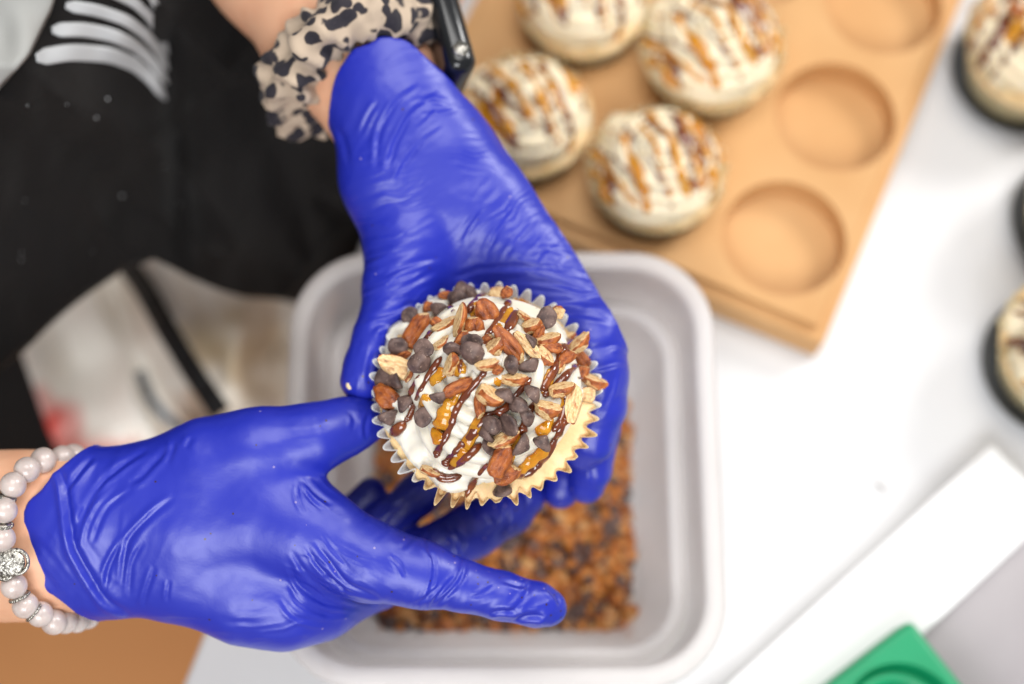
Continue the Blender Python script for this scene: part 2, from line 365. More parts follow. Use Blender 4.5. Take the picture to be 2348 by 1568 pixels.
def cuff_cut(c_px, axis_px, L, q, tilt=0.0):
    """trim the glove where the cuff ends; axis_px points out of the hand, q bows the rim"""
    c = cs(*c_px); a = np.array([axis_px[0], -axis_px[1]], float); a /= np.linalg.norm(a); l = np.array([-a[1], a[0]])
    def f(P, F):
        X, Y, D = P; x, y, z = X-c[0], Y-c[1], D-c[2]
        t = x*a[0]+y*a[1]; s = x*l[0]+y*l[1]
        g = t-L+q*s*s+tilt*z+.12*np.sin(s*2.2+1)+.06*np.sin(s*5.1)
        F = F-.05*np.exp(-((g+.08)/.10)**2)
        return np.maximum(F, g*.9).astype(np.float32)
    return f

def crease(px, dsp, line, w, amp, fade=True):
    """a fold: groove with a lip beside it, along a line of photo points; w in px, amp in cm"""
    L = np.array(line, float)
    # resample smooth
    n = max(8, int(np.sum(np.linalg.norm(np.diff(L, axis=0), axis=1))/12)); u = np.linspace(0, len(L)-1, n)
    Q = np.stack([np.interp(u, np.arange(len(L)), L[:, i]) for i in (0, 1)], -1)
    for _ in range(2): Q[1:-1] = (Q[:-2]+2*Q[1:-1]+Q[2:])/4
    lo, hi = Q.min(0)-w*5, Q.max(0)+w*5
    ids = np.where((px[:, 0] > lo[0]) & (px[:, 0] < hi[0]) & (px[:, 1] > lo[1]) & (px[:, 1] < hi[1]))[0]
    if not len(ids): return
    p = px[ids]; best = np.full(len(ids), 1e9); sg = np.zeros(len(ids)); tt = np.zeros(len(ids))
    for i in range(len(Q)-1):
        a, d = Q[i], Q[i+1]-Q[i]; L2 = d@d+1e-9
        t = np.clip(((p-a)@d)/L2, 0, 1); r = p-a-t[:, None]*d; dist = np.hypot(r[:, 0], r[:, 1])
        m = dist < best; best[m] = dist[m]; sg[m] = np.sign(d[0]*r[m, 1]-d[1]*r[m, 0]); tt[m] = (i+t[m])/(len(Q)-1)
    s = best*sg
    env = np.clip(np.minimum(tt, 1-tt)*4, 0, 1)**.7 if fade else np.clip(np.minimum(tt, 1-tt)*12, 0, 1)
    dsp[ids] += amp*env*(-np.exp(-(s/w)**2)+.9*np.exp(-((s-1.9*w)/(1.1*w))**2)+.3*np.exp(-((s+2.2*w)/(1.3*w))**2))
def wrinkles(px, dsp, cx, cy, rx, ry, ang, spacing, stretch, amp, seed, bend=0.0, sharp=1.0):
    """a patch of parallel gathers round (cx,cy); ang = direction the folds run (deg, image up positive)"""
    a = R(ang); e = np.array([math.cos(a), -math.sin(a)]); f = np.array([math.sin(a), math.cos(a)])
    x, y = px[:, 0]-cx, px[:, 1]-cy
    m = np.exp(-((x/rx)**2+(y/ry)**2)**1.5)
    ids = np.where(m > .02)[0]; x, y, m = x[ids], y[ids], m[ids]
    u = x*e[0]+y*e[1]; v = x*f[0]+y*f[1]+bend*u*u
    v = v+spacing*.6*vnoise(u/(spacing*3), v/(spacing*3), s=seed+5)
    n1 = vnoise(u/(spacing*stretch), v/spacing, s=seed); n2 = vnoise(u/(spacing*stretch*.6), v/(spacing*.55), s=seed+1)
    rdg = (1-np.abs(n1)*1.8)**sharp if sharp != 1 else (1-np.abs(n1)*1.8)
    dsp[ids] += amp*m*(rdg*.8+.35*n2)

def glove_mesh(name, chains, cuts, folds, patches, sdf_h=.075, base=.012, speck=None, wk=1.0, fk=1.0, cuff=None):
    F, lo, h = build_sdf(chains, sdf_h, cuts)
    co, q = surface_nets(F, lo, h)
    wc = cam2world(co)
    me = mesh_np(name, wc, q, [M['glove']])
    v = verts(me)
    if cuff:
        e = np.empty(len(me.edges)*2, np.int32); me.edges.foreach_get('vertices', e); e = e.reshape(-1, 2); p_ = proj(v)
        wt = np.exp(-(((p_[:, 0]-cuff[0])/cuff[2])**2+((p_[:, 1]-cuff[1])/cuff[3])**2)**2)[:, None]*.6; cn = np.bincount(e.ravel(), minlength=len(v))[:, None]
        for _ in range(14):
            a_ = np.zeros_like(v); np.add.at(a_, e[:, 0], v[e[:, 1]]); np.add.at(a_, e[:, 1], v[e[:, 0]]); v = v+wt*(a_/cn-v)
        me.vertices.foreach_set('co', v.astype(np.float32).ravel()); me.update()
    nr = normals(me); px = proj(v)
    if ((v-v.mean(0))*nr).sum() < 0:
        me.flip_normals(); nr = -nr
    tocam = np.array(CAMLOC)-v; tocam /= np.linalg.norm(tocam, axis=1)[:, None]
    facing = np.clip((nr*tocam).sum(1)*2.2, 0, 1)
    dsp = np.zeros(len(v))
    for p in patches: wrinkles(px, dsp, *p[:7], p[7]*wk, *p[8:])
    for l, w_, a_ in folds: crease(px, dsp, l, w_, a_*fk)
    dsp *= facing
    s = v*100
    dsp += base*(vnoise(s[:, 0]*1.3, s[:, 1]*1.3, s[:, 2]*1.3, 3)+.5*vnoise(s[:, 0]*3, s[:, 1]*3, s[:, 2]*3, 4))
    v2 = v+nr*(dsp/100)[:, None]
    me.vertices.foreach_set('co', v2.astype(np.float32).ravel()); me.update()
    col = np.zeros((len(v), 3)); col[:, 0] = .02
    if speck:
        for (cx, cy, r, a_) in speck: col[:, 0] += a_*np.exp(-(((px[:, 0]-cx)/r)**2+((px[:, 1]-cy)/r)**2))
    set_cols(me, np.clip(col, 0, 1)); return me

# ---------------------------------------------------------------- person
person = empty('person', (-.42, .12, -.75), 'person in black top, blue gloves and stained white apron holding a topped cupcake', 'person')
def pobj(name, me, parent=None, **kw):
    me.transform(Matrix.Translation(-Vector(person.location))) if parent is None else None
    return obj(name, me, person if parent is None else parent, **kw)
WO = Matrix.Translation(-Vector(person.location))

# glove of the upper hand (palm up, cradling the cup)
chU = [
 (.9, .78, [(848, -60, 6.8, 128), (862, 90, 5.9, 128), (880, 220, 5.4, 128), (905, 410, 5.3, 117), (945, 580, 5.2, 98)]),
 (.9, .75, [(865, -60, 6.8, 128), (885, 90, 5.9, 128), (925, 230, 5.4, 122), (1005, 350, 5.4, 120), (1105, 480, 5.7, 118), (1200, 590, 5.9, 112)]),
 (.9, .9, [(1010, 480, 6.0, 130), (1060, 640, 7.8, 150), (1100, 850, 9.0, 170), (1180, 960, 9.2, 150)]),
 (.9, .9, [(1200, 590, 5.9, 110), (1290, 700, 5.6, 100), (1352, 772, 4.6, 84)]),
 (.9, .9, [(1200, 620, 7.2, 120), (1280, 850, 7.6, 120), (1250, 950, 8.6, 100)]),
 # thumb
 (.7, 1.0, [(935, 560, 5.0, 92), (915, 660, 4.6, 84)]),
 (.35, 1.0, [(912, 660, 4.5, 80), (888, 740, 3.9, 64), (868, 775, 3.6, 58)]),
 (.25, 1.0, [(868, 775, 3.5, 61), (842, 840, 3.2, 54), (829, 872, 3.1, 50)]),
 # first curled finger
 (.4, 1.0, [(1350, 772, 4.6, 86), (1366, 860, 4.2, 72), (1372, 930, 4.2, 64)]),
 (.2, 1.0, [(1372, 930, 4.2, 64), (1352, 1010, 4.5, 55), (1338, 1032, 4.8, 46)]),
 # second
 (.2, 1.0, [(1335, 850, 6.2, 80), (1362, 980, 6.1, 60)]),
 (.1, 1.0, [(1362, 980, 6.1, 60), (1354, 1075, 6.0, 49), (1344, 1112, 6.3, 42)]),
 # third
 (.2, 1.0, [(1290, 880, 7.8, 80), (1318, 1010, 7.6, 60)]),
 (.1, 1.0, [(1318, 1010, 7.6, 60), (1300, 1095, 7.2, 49), (1285, 1124, 7.2, 42)]),
 # fourth
 (.2, 1.0, [(1220, 920, 8.8, 70), (1240, 1060, 8.6, 50), (1225, 1100, 8.2, 42)]),
]
foldsU = [
 ([(965, 195), (910, 230), (868, 300), (862, 390)], 6, .055), ([(1010, 210), (940, 262), (905, 330), (885, 400)], 6, .06),
 ([(1020, 290), (960, 330), (925, 380), (905, 420)], 5, .045), ([(1000, 250), (985, 270), (950, 300)], 4, .04),
 ([(870, 230), (845, 262), (825, 310)], 5, .04), ([(945, 235), (985, 222), (1030, 232)], 5, .035), ([(1050, 250), (1010, 262), (960, 262)], 5, .03),
 ([(1110, 480), (1080, 520), (1060, 560)], 6, .05), ([(1180, 480), (1140, 530), (1110, 590)], 5, .045), ([(1230, 500), (1190, 545), (1150, 600)], 5, .04),
 ([(850, 640), (900, 622), (960, 600), (1010, 590)], 6, .06), ([(850, 690), (910, 668), (960, 640), (1000, 622)], 6, .06),
 ([(860, 730), (905, 715), (950, 690)], 5, .05), ([(1030, 640), (1100, 615), (1200, 610), (1290, 620)], 6, .05),
 ([(1080, 655), (1180, 640), (1290, 652), (1350, 668)], 6, .045), ([(1250, 690), (1330, 690), (1380, 700)], 6, .05),
 ([(1290, 720), (1350, 722), (1400, 735)], 6, .045), ([(1350, 800), (1400, 790), (1436, 795)], 5, .04),
 ([(1360, 850), (1400, 835), (1432, 832)], 5, .04), ([(1370, 960), (1400, 900), (1412, 850)], 5, .05),
 ([(845, 762), (870, 740), (905, 742)], 7, .07), ([(862, 800), (846, 840), (850, 885)], 7, .06), ([(885, 770), (905, 800), (895, 840)], 6, .06),
 ([(1356, 1060), (1360, 1110), (1352, 1145)], 5, .05), ([(770, 290), (790, 320), (800, 380)], 7, .05),
]
patchU = [
 (900, 520, 85, 190, 18, 13, 8, .055, 11, .0006), (880, 660, 90, 110, 20, 14, 7, .06, 12, .0006),
 (1190, 520, 130, 100, 42, 13, 8, .05, 13), (1250, 640, 170, 90, -6, 14, 8, .05, 14), (1385, 790, 60, 170, 15, 22, 4, .05, 15),
 (850, 300, 80, 100, 62, 20, 8, .035, 16), (1090, 330, 60, 160, -10, 11, 7, .016, 17), (930, 130, 150, 60, 12, 18, 5, .03, 21),
 (830, 830, 50, 80, 80, 22, 3, .05, 18), (1350, 1060, 60, 90, 75, 20, 4, .04, 19),
]
specU = [(830, 870, 40, .15), (1300, 1120, 60, .2)]
gu = glove_mesh('upper_glove', chU, [cup_cut, cuff_cut((895, 230, 5.4), (-.25, -1), 2.1, .27, .25)], foldsU, patchU, speck=specU, wk=.95, fk=.85, cuff=(900, 180, 230, 190))
pobj('rubber_glove', gu, label='blue glove on the upper hand, palm up under the cupcake')

# glove of the lower hand (back of the hand to the camera, first finger pointing right)
chL = [
 (1.0, .72, [(-60, 1180, 2.9, 108), (120, 1165, 2.4, 108), (190, 1145, 2.1, 108), (340, 1130, 1.9, 104), (480, 1078, 1.7, 108), (600, 1036, 1.7, 92)]),
 (.9, .9, [(590, 1036, 1.7, 92), (720, 1004, 1.9, 71), (800, 975, 2.5, 55), (848, 964, 3.0, 43)]),
 (1.0, .66, [(-60, 1228, 2.9, 122), (120, 1225, 2.4, 122), (220, 1220, 2.1, 125), (430, 1212, 1.8, 132), (600, 1190, 1.6, 120), (715, 1228, 1.5, 108)]),
 (.8, .85, [(700, 1222, 1.6, 108), (850, 1288, 1.4, 84), (960, 1316, 1.4, 69), (1060, 1343, 1.5, 58)]),
 (.2, .95, [(1055, 1342, 1.5, 59), (1150, 1366, 1.7, 55), (1230, 1386, 2.0, 51), (1256, 1393, 2.2, 43)]),
 (1.0, .70, [(-60, 1280, 3.0, 100), (150, 1290, 2.6, 100), (240, 1305, 2.4, 100), (420, 1310, 2.2, 105), (570, 1355, 2.2, 112), (655, 1382, 2.3, 98)]),
 (.8, .9, [(655, 1382, 2.4, 98), (735, 1375, 3.2, 84), (820, 1350, 4.2, 66)]),
 # second finger, under the first and up beneath the cup
 (.4, 1.0, [(760, 1360, 3.9, 76), (860, 1330, 5.2, 66), (960, 1280, 6.4, 62), (1085, 1214, 6.9, 62), (1165, 1168, 7.0, 57), (1206, 1136, 7.0, 45)]),
 # third finger
 (.4, 1.0, [(700, 1350, 4.4, 80), (800, 1280, 6.0, 58), (880, 1205, 7.0, 50), (960, 1132, 7.4, 47), (1010, 1090, 7.4, 40)]),
 # fourth, hidden
 (.4, 1.0, [(640, 1320, 4.8, 75), (720, 1250, 6.6, 55), (800, 1190, 7.6, 45), (850, 1130, 7.8, 36)]),
]
foldsL = [
 ([(122, 1050), (150, 1110), (158, 1180), (168, 1251), (198, 1306), (240, 1375), (300, 1412)], 8, .12),
 ([(147, 1131), (184, 1080), (215, 1045)], 6, .07), ([(160, 1240), (182, 1190), (203, 1149), (240, 1099), (286, 1062), (341, 1029)], 6, .075),
 ([(172, 1260), (186, 1200), (212, 1150), (262, 1100)], 5, .06), ([(295, 1105), (323, 1096), (346, 1066), (392, 1025)], 7, .06),
 ([(401, 1140), (360, 1168), (318, 1209), (290, 1241), (284, 1297), (281, 1340)], 6, .07), ([(304, 1122), (249, 1158), (226, 1200), (212, 1246)], 5, .045),
 ([(286, 1232), (249, 1297), (240, 1361)], 5, .06), ([(330, 1240), (300, 1290), (296, 1370)], 5, .045), ([(355, 1297), (337, 1352), (327, 1389)], 5, .05), ([(388, 1330), (382, 1380)], 4, .04),
 ([(400, 1010), (395, 1040), (380, 1062)], 6, .04), ([(440, 1000), (425, 1030)], 6, .03),
 ([(668, 1262), (700, 1315), (756, 1357), (850, 1384)], 5, .055), ([(700, 1250), (730, 1300), (780, 1346), (860, 1374)], 4, .05), ([(719, 1240), (756, 1288), (793, 1338), (870, 1371)], 5, .06),
 ([(662, 1290), (680, 1340), (730, 1380), (820, 1396)], 5, .05), ([(660, 1330), (680, 1380), (740, 1410), (800, 1406)], 5, .05), ([(640, 1370), (670, 1415), (740, 1430)], 5, .04),
 ([(740, 1225), (765, 1262), (800, 1300)], 4, .04),
 ([(692, 1098), (720, 1130), (760, 1158)], 5, .06), ([(690, 1105), (705, 1140), (735, 1170)], 4, .045), ([(680, 1110), (680, 1140), (700, 1175)], 4, .035),
 ([(895, 1272), (917, 1292), (928, 1325)], 4, .05), ([(963, 1242), (994, 1275), (997, 1303), (991, 1341), (974, 1377)], 4, .05),
 ([(1068, 1286), (1065, 1314), (1049, 1344), (1021, 1366), (999, 1391)], 4, .065), ([(1046, 1320), (1020, 1345), (985, 1390)], 4, .04), ([(1010, 1340), (985, 1362), (955, 1385)], 4, .04),
 ([(1134, 1341), (1104, 1363), (1080, 1370)], 4, .04), ([(1214, 1330), (1211, 1363), (1189, 1388), (1160, 1408)], 6, .06), ([(1150, 1330), (1190, 1345), (1215, 1345)], 5, .04),
 ([(1120, 1405), (1150, 1398), (1185, 1402)], 5, .07), ([(1170, 1425), (1210, 1412), (1250, 1415)], 6, .08), ([(1250, 1345), (1275, 1365), (1285, 1390)], 5, .05),
 ([(920, 1260), (935, 1240), (975, 1205)], 6, .03), ([(1020, 1200), (1058, 1240), (1060, 1290)], 6, .07), ([(1110, 1180), (1135, 1200), (1110, 1225)], 6, .07), ([(1150, 1150), (1165, 1180), (1150, 1220)], 5, .06),
 ([(985, 1210), (975, 1240), (990, 1265)], 5, .05), ([(1195, 1120), (1210, 1150), (1200, 1180)], 5, .05),
 ([(960, 1120), (915, 1170), (880, 1210)], 7, .07), ([(935, 1130), (895, 1170)], 5, .04),
 ([(850, 940), (835, 975), (840, 1010)], 5, .04), ([(800, 940), (815, 965), (805, 990)], 5, .03),
]
patchL = [
 (250, 1230, 130, 170, 62, 26, 6, .04, 31), (160, 1300, 90, 140, -55, 22, 5, .03, 32), (770, 1340, 110, 80, -32, 13, 6, .045, 33),
 (1000, 1385, 120, 26, 62, 16, 3, .06, 34), (1200, 1405, 90, 50, 30, 20, 3, .07, 35), (1230, 1370, 70, 60, 60, 26, 3, .04, 36),
 (1080, 1210, 130, 70, 75, 24, 4, .05, 37), (900, 1170, 80, 70, 45, 16, 6, .04, 38), (740, 1130, 80, 50, -40, 14, 5, .03, 39),
 (640, 1430, 150, 50, 5, 16, 5, .03, 40), (700, 960, 200, 60, 5, 24, 6, .015, 41),
]
specL = [(1255, 1385, 55, .75), (1130, 1320, 90, .35), (1050, 1250, 70, .30), (1150, 1190, 70, .25), (780, 1300, 150, .06), (660, 1200, 60, .08)]
gl = glove_mesh('lower_glove', chL, [cup_cut, cuff_cut((200, 1225, 2.1), (-1, 0), 1.9, .155, .35)], foldsL, patchL, speck=specL, wk=.95, fk=1.05, cuff=(110, 1225, 110, 330))
pobj('rubber_glove', gl, label='blue glove on the lower hand, back of the hand up, finger pointing right')

# body: forearms, upper arms, shoulders, trunk core as one surface
body_ch = [
 (1.2, .62, [(915, 380, 6.1, 80), (893, 270, 6.2, 118), (865, 180, 6.4, 136)]), (1.2, .78, [(850, 190, 6.6, 130), (780, 90, 7.2, 162), (662, -117, 9, 195), (300, -620, 15, 260)]),
 (1.2, .55, [(320, 1228, 2.6, 90), (200, 1226, 2.7, 140), (110, 1226, 2.7, 160), (0, 1228, 2.8, 174)]), (1.5, .70, [(40, 1228, 2.9, 165), (-300, 1235, 5, 205), (-1000, 1150, 10, 260)]),
 (2.5, 1.0, [(300, -620, 15, 230), (-700, -700, 20, 260)]), (2.5, 1.0, [(-1000, 1150, 10, 240), (-1500, 300, 16, 280)]),
 (3, 1.0, [(-700, -700, 20, 300), (-1500, 300, 16, 300)]),
]
F, lo, h = build_sdf(body_ch, .35, None, pad=3)
co, q = surface_nets(F, lo, h); bme = mesh_np('body', cam2world(co), q, [M['skin']])
v = verts(bme); nr = normals(bme)
if ((v-v.mean(0))*nr).sum() < 0: bme.flip_normals()
pobj('body', bme)

# black top seen from above: trunk sheet with real thickness, folds in it
def ztop(px, py):
    s = (840-px)*.55+(600-py)*.83
    z = -.03+.00024*s
    z = z+.010*np.sin((px*.8+py*.45)/95.0)*np.exp(-((py-250)/420)**2)+.006*vnoise(px/160, py/160, s=61)+.004*vnoise(px/55, py/90, s=62)+.010*(1-np.abs(vnoise((px+py*.8)/190, (py-px*.3)/420, s=63)))**3+.007*(1-np.abs(vnoise((px-py*.9)/150, (py+px*.6)/380, s=64)))**4
    z = z-.018*np.exp(-((px-410-(py-300)*.05)/34)**2)*np.exp(-((py-380)/330)**2)
    z = z-.02*np.clip((px-780)/140, 0, 1)**2
    return z
def sheet(name, us, rows, zf, m, thick, parent=None, cols=None, label=None, lift=0.0):
    """rows: function u,v in 0..1 -> px,py arrays"""
    U, V = np.meshgrid(np.linspace(0, 1, us[0]), np.linspace(0, 1, us[1]), indexing='ij')
    px, py = rows(U, V); z = zf(px, py)+lift
    M_ = np.array(MR); dx, dy = (px-CX)/FP, -(py-CY)/FP
    d = np.stack([M_[i, 0]*dx+M_[i, 1]*dy-M_[i, 2] for i in range(3)], -1)
    t = (z-CAMLOC.z)/d[..., 2]; co = d*t[..., None]+np.array(CAMLOC)
    n0, n1 = us; I = np.arange(n0*n1).reshape(n0, n1)
    f = np.stack([I[:-1, :-1], I[1:, :-1], I[1:, 1:], I[:-1, 1:]], -1).reshape(-1, 4)
    top = co.reshape(-1, 3); bot = top.copy(); bot[:, 2] -= thick
    N = n0*n1; rim = []
    for a in (I[:, 0], I[-1, :], I[::-1, -1], I[0, ::-1]):
        rim.append(np.stack([a[:-1], a[:-1]+N, a[1:]+N, a[1:]], -1))
    f = np.concatenate([f, f[:, ::-1]+N]+rim)
    me = mesh_np(name, np.concatenate([top, bot]), f, [m])
    if cols is not None:
        c = cols(px, py).reshape(-1, 3); set_cols(me, np.concatenate([c, c]))
    o = pobj(name, me)
    if label: o['label'] = label
    return o
xs_b = np.array([-700, -300, 0, 100, 280, 345, 430, 560, 680, 840, 900]); ys_b = np.array([1000, 930, 838, 742, 604, 585, 632, 672, 690, 640, 560])
def rows_top(U, V):
    px = -700+U*1600; b = np.interp(px, xs_b, ys_b)+4*np.sin(px/37)
    return px-V*0+(1-V)*40, -500+V*(b+500)
sheet('black_top', (240, 160), rows_top, ztop, M['black_cloth'], .006)
# white sporty stripes printed on the top (a real thin layer), a grey panel beside them
def ribbon(name, pts, wid, m, lift=.0007, n=60, taper=(.8, .55)):
    L = np.array(pts, float); u = np.linspace(0, len(L)-1, n)
    Q = np.stack([np.interp(u, np.arange(len(L)), L[:, i]) for i in (0, 1)], -1)
    for _ in range(14): Q[1:-1] = (Q[:-2]+2*Q[1:-1]+Q[2:])/4
    T = np.gradient(Q, axis=0); T /= np.linalg.norm(T, axis=1)[:, None]; Nn = np.stack([-T[:, 1], T[:, 0]], -1)
    def rows(U, V):
        k = (U*(n-1)).astype(int); wv = wid*(1-(1-taper[1])*U**2)*np.minimum(1, (U*10+.45))*np.minimum(1, (1-U)*7+.35)
        return Q[k, 0]+Nn[k, 0]*(V-.5)*wv, Q[k, 1]+Nn[k, 1]*(V-.5)*wv
    return sheet(name, (n, 5), rows, ztop, m, .001, lift=lift)
ribbon('printed_stripe', [(82, 132), (160, 118), (250, 124), (310, 146), (350, 182), (380, 228)], 38, M['stripe'])
ribbon('printed_stripe', [(118, 68), (190, 66), (260, 80), (310, 104), (350, 140), (384, 190)], 32, M['stripe'])
ribbon('printed_stripe', [(150, 12), (220, 22), (290, 45), (335, 78), (366, 120), (384, 160)], 27, M['stripe'])
ribbon('printed_stripe', [(190, -40), (250, -22), (310, 5), (345, 40), (370, 85), (384, 125)], 24, M['stripe'])
ribbon('printed_stripe', [(240, -80), (290, -60), (330, -35), (352, 0), (372, 50), (384, 92)], 20, M['stripe'])
def rows_grey(U, V):
    e = np.interp(V, [0, .4, .7, 1], [150, 112, 62, -30]); return e-(1-U)*420, -120+V*340
sheet('grey_panel', (30, 30), rows_grey, ztop, M['grey_cloth'], .004, lift=.012, label='light grey panel at the shoulder')
# stained apron below the hem
def zap(px, py):
    return -.085+.009*np.sin((px*.9-py*.35)/60)+.006*np.sin((px*.8+py*.25)/31+2*vnoise(px/120, py/120, s=70))+.010*vnoise(px/90, py/120, s=71)+.02*np.exp(-((px-520)/140)**2)-.03*np.exp(-((px-360-(py-900)*.4)/45)**2)
def rows_ap(U, V):
    l = np.interp(V, [0, .35, .7, 1], [-40, 30, 110, 200]); r_ = np.interp(V, [0, .4, .7, 1], [800, 730, 700, 640])
    return l+(r_-l)*U, 520+V*660
def ap_cols(px, py):
    c = np.ones(px.shape+(3,))*np.array([.88, .86, .80])
    def spot(cx, cy, rx, ry, col, a):
        n = vnoise(px/45, py/45, s=int(cx)); m = np.clip(1.25-np.sqrt(((px-cx)/rx)**2+((py-cy)/ry)**2)+n*.45, 0, 1)*a
        c[...] = c*(1-m[..., None])+np.array(col)*m[..., None]
    for s in [(560, 830, 110, 150, (.50, .36, .18), .75), (470, 780, 60, 80, (.58, .44, .24), .75), (440, 960, 60, 60, (.42, .22, .10), .8), (520, 1010, 160, 70, (.52, .42, .34), .6),
              (100, 985, 80, 85, (.60, .045, .03), .95), (190, 1040, 110, 50, (.45, .07, .05), .8), (270, 1030, 60, 30, (.5, .16, .13), .6), (620, 900, 60, 200, (.55, .49, .42), .6), (300, 700, 50, 90, (.56, .50, .42), .4)]: spot(*s)
    return c
sheet('apron', (150, 110), rows_ap, zap, M['apron'], .004, cols=ap_cols)
def band(name, pts, wid, m, lift):
    L = np.array(pts, float); n = 50; u = np.linspace(0, len(L)-1, n)
    Q = np.stack([np.interp(u, np.arange(len(L)), L[:, i]) for i in (0, 1)], -1)
    for _ in range(8): Q[1:-1] = (Q[:-2]+2*Q[1:-1]+Q[2:])/4
    T = np.gradient(Q, axis=0); T /= np.linalg.norm(T, axis=1)[:, None]; Nn = np.stack([-T[:, 1], T[:, 0]], -1)
    def rows(U, V):
        k = (U*(n-1)).astype(int); return Q[k, 0]+Nn[k, 0]*(V-.5)*wid, Q[k, 1]+Nn[k, 1]*(V-.5)*wid
    return sheet(name, (n, 6), rows, lambda a, b: zap(a, b), m, .003, lift=lift)
band('apron_tie', [(280, 590), (330, 660), (385, 760), (440, 850), (505, 945)], 50, M['strap'], .028)
band('apron_cord', [(318, 850), (345, 915), (385, 960), (460, 1010)], 22, mat('blue_grey_cord', (.17, .20, .24), .8, .2), .03)
bm = bmesh.new()
for i in range(11):
    x_, y_ = random.uniform(20, 640), random.uniform(200, 660)
    if y_ > np.interp(x_, xs_b, ys_b)-30: continue
    bmesh.ops.create_icosphere(bm, subdivisions=1, radius=random.choice((.0003, .0004, .0007)), matrix=Matrix.Translation(at(x_, y_, float(ztop(np.array(x_*1.0), np.array(y_*1.0)))+.0004)))
lint = pobj('lint', from_bm('lint', bm, [M['stripe']])); lint['kind'] = 'stuff'
def rows_tr(U, V): return -600+U*900, 700+V*520
sheet('trousers', (40, 40), rows_tr, lambda a, b: -.22+.01*vnoise(a/80, b/80, s=77), M['black_cloth'], .03)

# ---- torus-like things round the wrists
def ring_frame(c, perp, near):
    return c, perp.normalized(), near.normalized()
def lumpy_ring(name, c, e1, e2, rad1, rad2, rt, n, m_, f, mat_):
    I = np.linspace(0, 2*np.pi, n, endpoint=False); J = np.linspace(0, 2*np.pi, m_, endpoint=False)
    A, B = np.meshgrid(I, J, indexing='ij'); e3 = e1.cross(e2)
    cen = np.array(c)+np.cos(A)[..., None]*rad1*np.array(e1)+np.sin(A)[..., None]*rad2*np.array(e2)
    rd = np.cos(A)[..., None]*np.array(e1)+np.sin(A)[..., None]*np.array(e2)
    rr = rt*f(A, B)
    co = cen+rd*(np.cos(B)*rr)[..., None]+np.array(e3)*(np.sin(B)*rr)[..., None]
    K = np.arange(n*m_).reshape(n, m_)
    fc = np.stack([K, np.roll(K, -1, 0), np.roll(np.roll(K, -1, 0), -1, 1), np.roll(K, -1, 1)], -1).reshape(-1, 4)
    return mesh_np(name, co.reshape(-1, 3), fc, [mat_])
sc = W(818, 138, 6.6); ax = (W(662, -117, 9)-W(888, 283, 5.6)).normalized()
e1 = (W(945, 42, 6.6)-sc).normalized(); e1 = (e1-ax*e1.dot(ax)).normalized(); e2 = ax.cross(e1).normalized()
if e2.dot(VIEW) > 0: e2 = -e2
def scr(A, B):
    g = 1+.09*np.sin(A*14+3*np.sin(A*3)+.8*np.sin(B))+.07*np.sin(A*23+B*2+2*np.sin(A*2))+.34*vnoise(A*4+np.cos(B)*1.5, np.sin(B)*2+5, s=81)+.12*vnoise(A*12, B*1.5, s=82)
    return g
sm = lumpy_ring('scrunchie', sc, e1, e2,   .0352, .0335, .0132, 220, 28, scr, M['leopard']); pobj('hair_scrunchie', sm, label='leopard print fabric scrunchie round the wrist')

# smart watch on the outer side of the wrist
def rbox(name, sx, sy, sz, bev, m, seg=4):
    bm = bmesh.new(); bmesh.ops.create_cube(bm, size=1); bmesh.ops.scale(bm, verts=bm.verts, vec=(sx, sy, sz))
    bmesh.ops.bevel(bm, geom=list(bm.edges), offset=bev, segments=seg, affect='EDGES', profile=.5); return from_bm(name, bm, [m])
wc = W(1024, 98, 5.9); wx = (W(1035, 170, 5.9)-W(988, 0, 6.6)).normalized(); wn = (Vector((1, 0, 0))*.96+Vector(VIEW)*.22); wn = (wn-wx*wn.dot(wx)).normalized(); wy = wn.cross(wx)
wm = Matrix((wx, wy, wn)).transposed().to_4x4(); wm.translation = wc
me = rbox('watch_case', .043, .036, .0145, .0060, M['watch'], 6); me.transform(wm); wo = pobj('wrist_watch', me, label='black smart watch worn beside the scrunchie')
def wo_child(name, me, loc):
    mm = wm.copy(); mm.translation = wc + wm.to_3x3() @ Vector(loc); me.transform(WO @ mm); return obj(name, me, wo)
for sg in ((1,) if wy.dot(VIEW) > 0 else (-1,)):      # the band runs round the wrist, out from under the case
    bme_ = rbox('watch_band', .026, .034, .003, .0012, M['rubber']); bme_.transform(Matrix.Rotation(-sg*R(48), 4, 'X')); wo_child('watch_band', bme_, (0, sg*.027, -.013))
bm = bmesh.new(); bmesh.ops.create_cone(bm, segments=24, radius1=.0036, radius2=.0034, depth=.003, cap_ends=True)
me = from_bm('watch_crown', bm, [M['silver']]); me.transform(Matrix.Rotation(R(90), 4, 'X')); wo_child('watch_crown', me, (.012, -.018, 0))

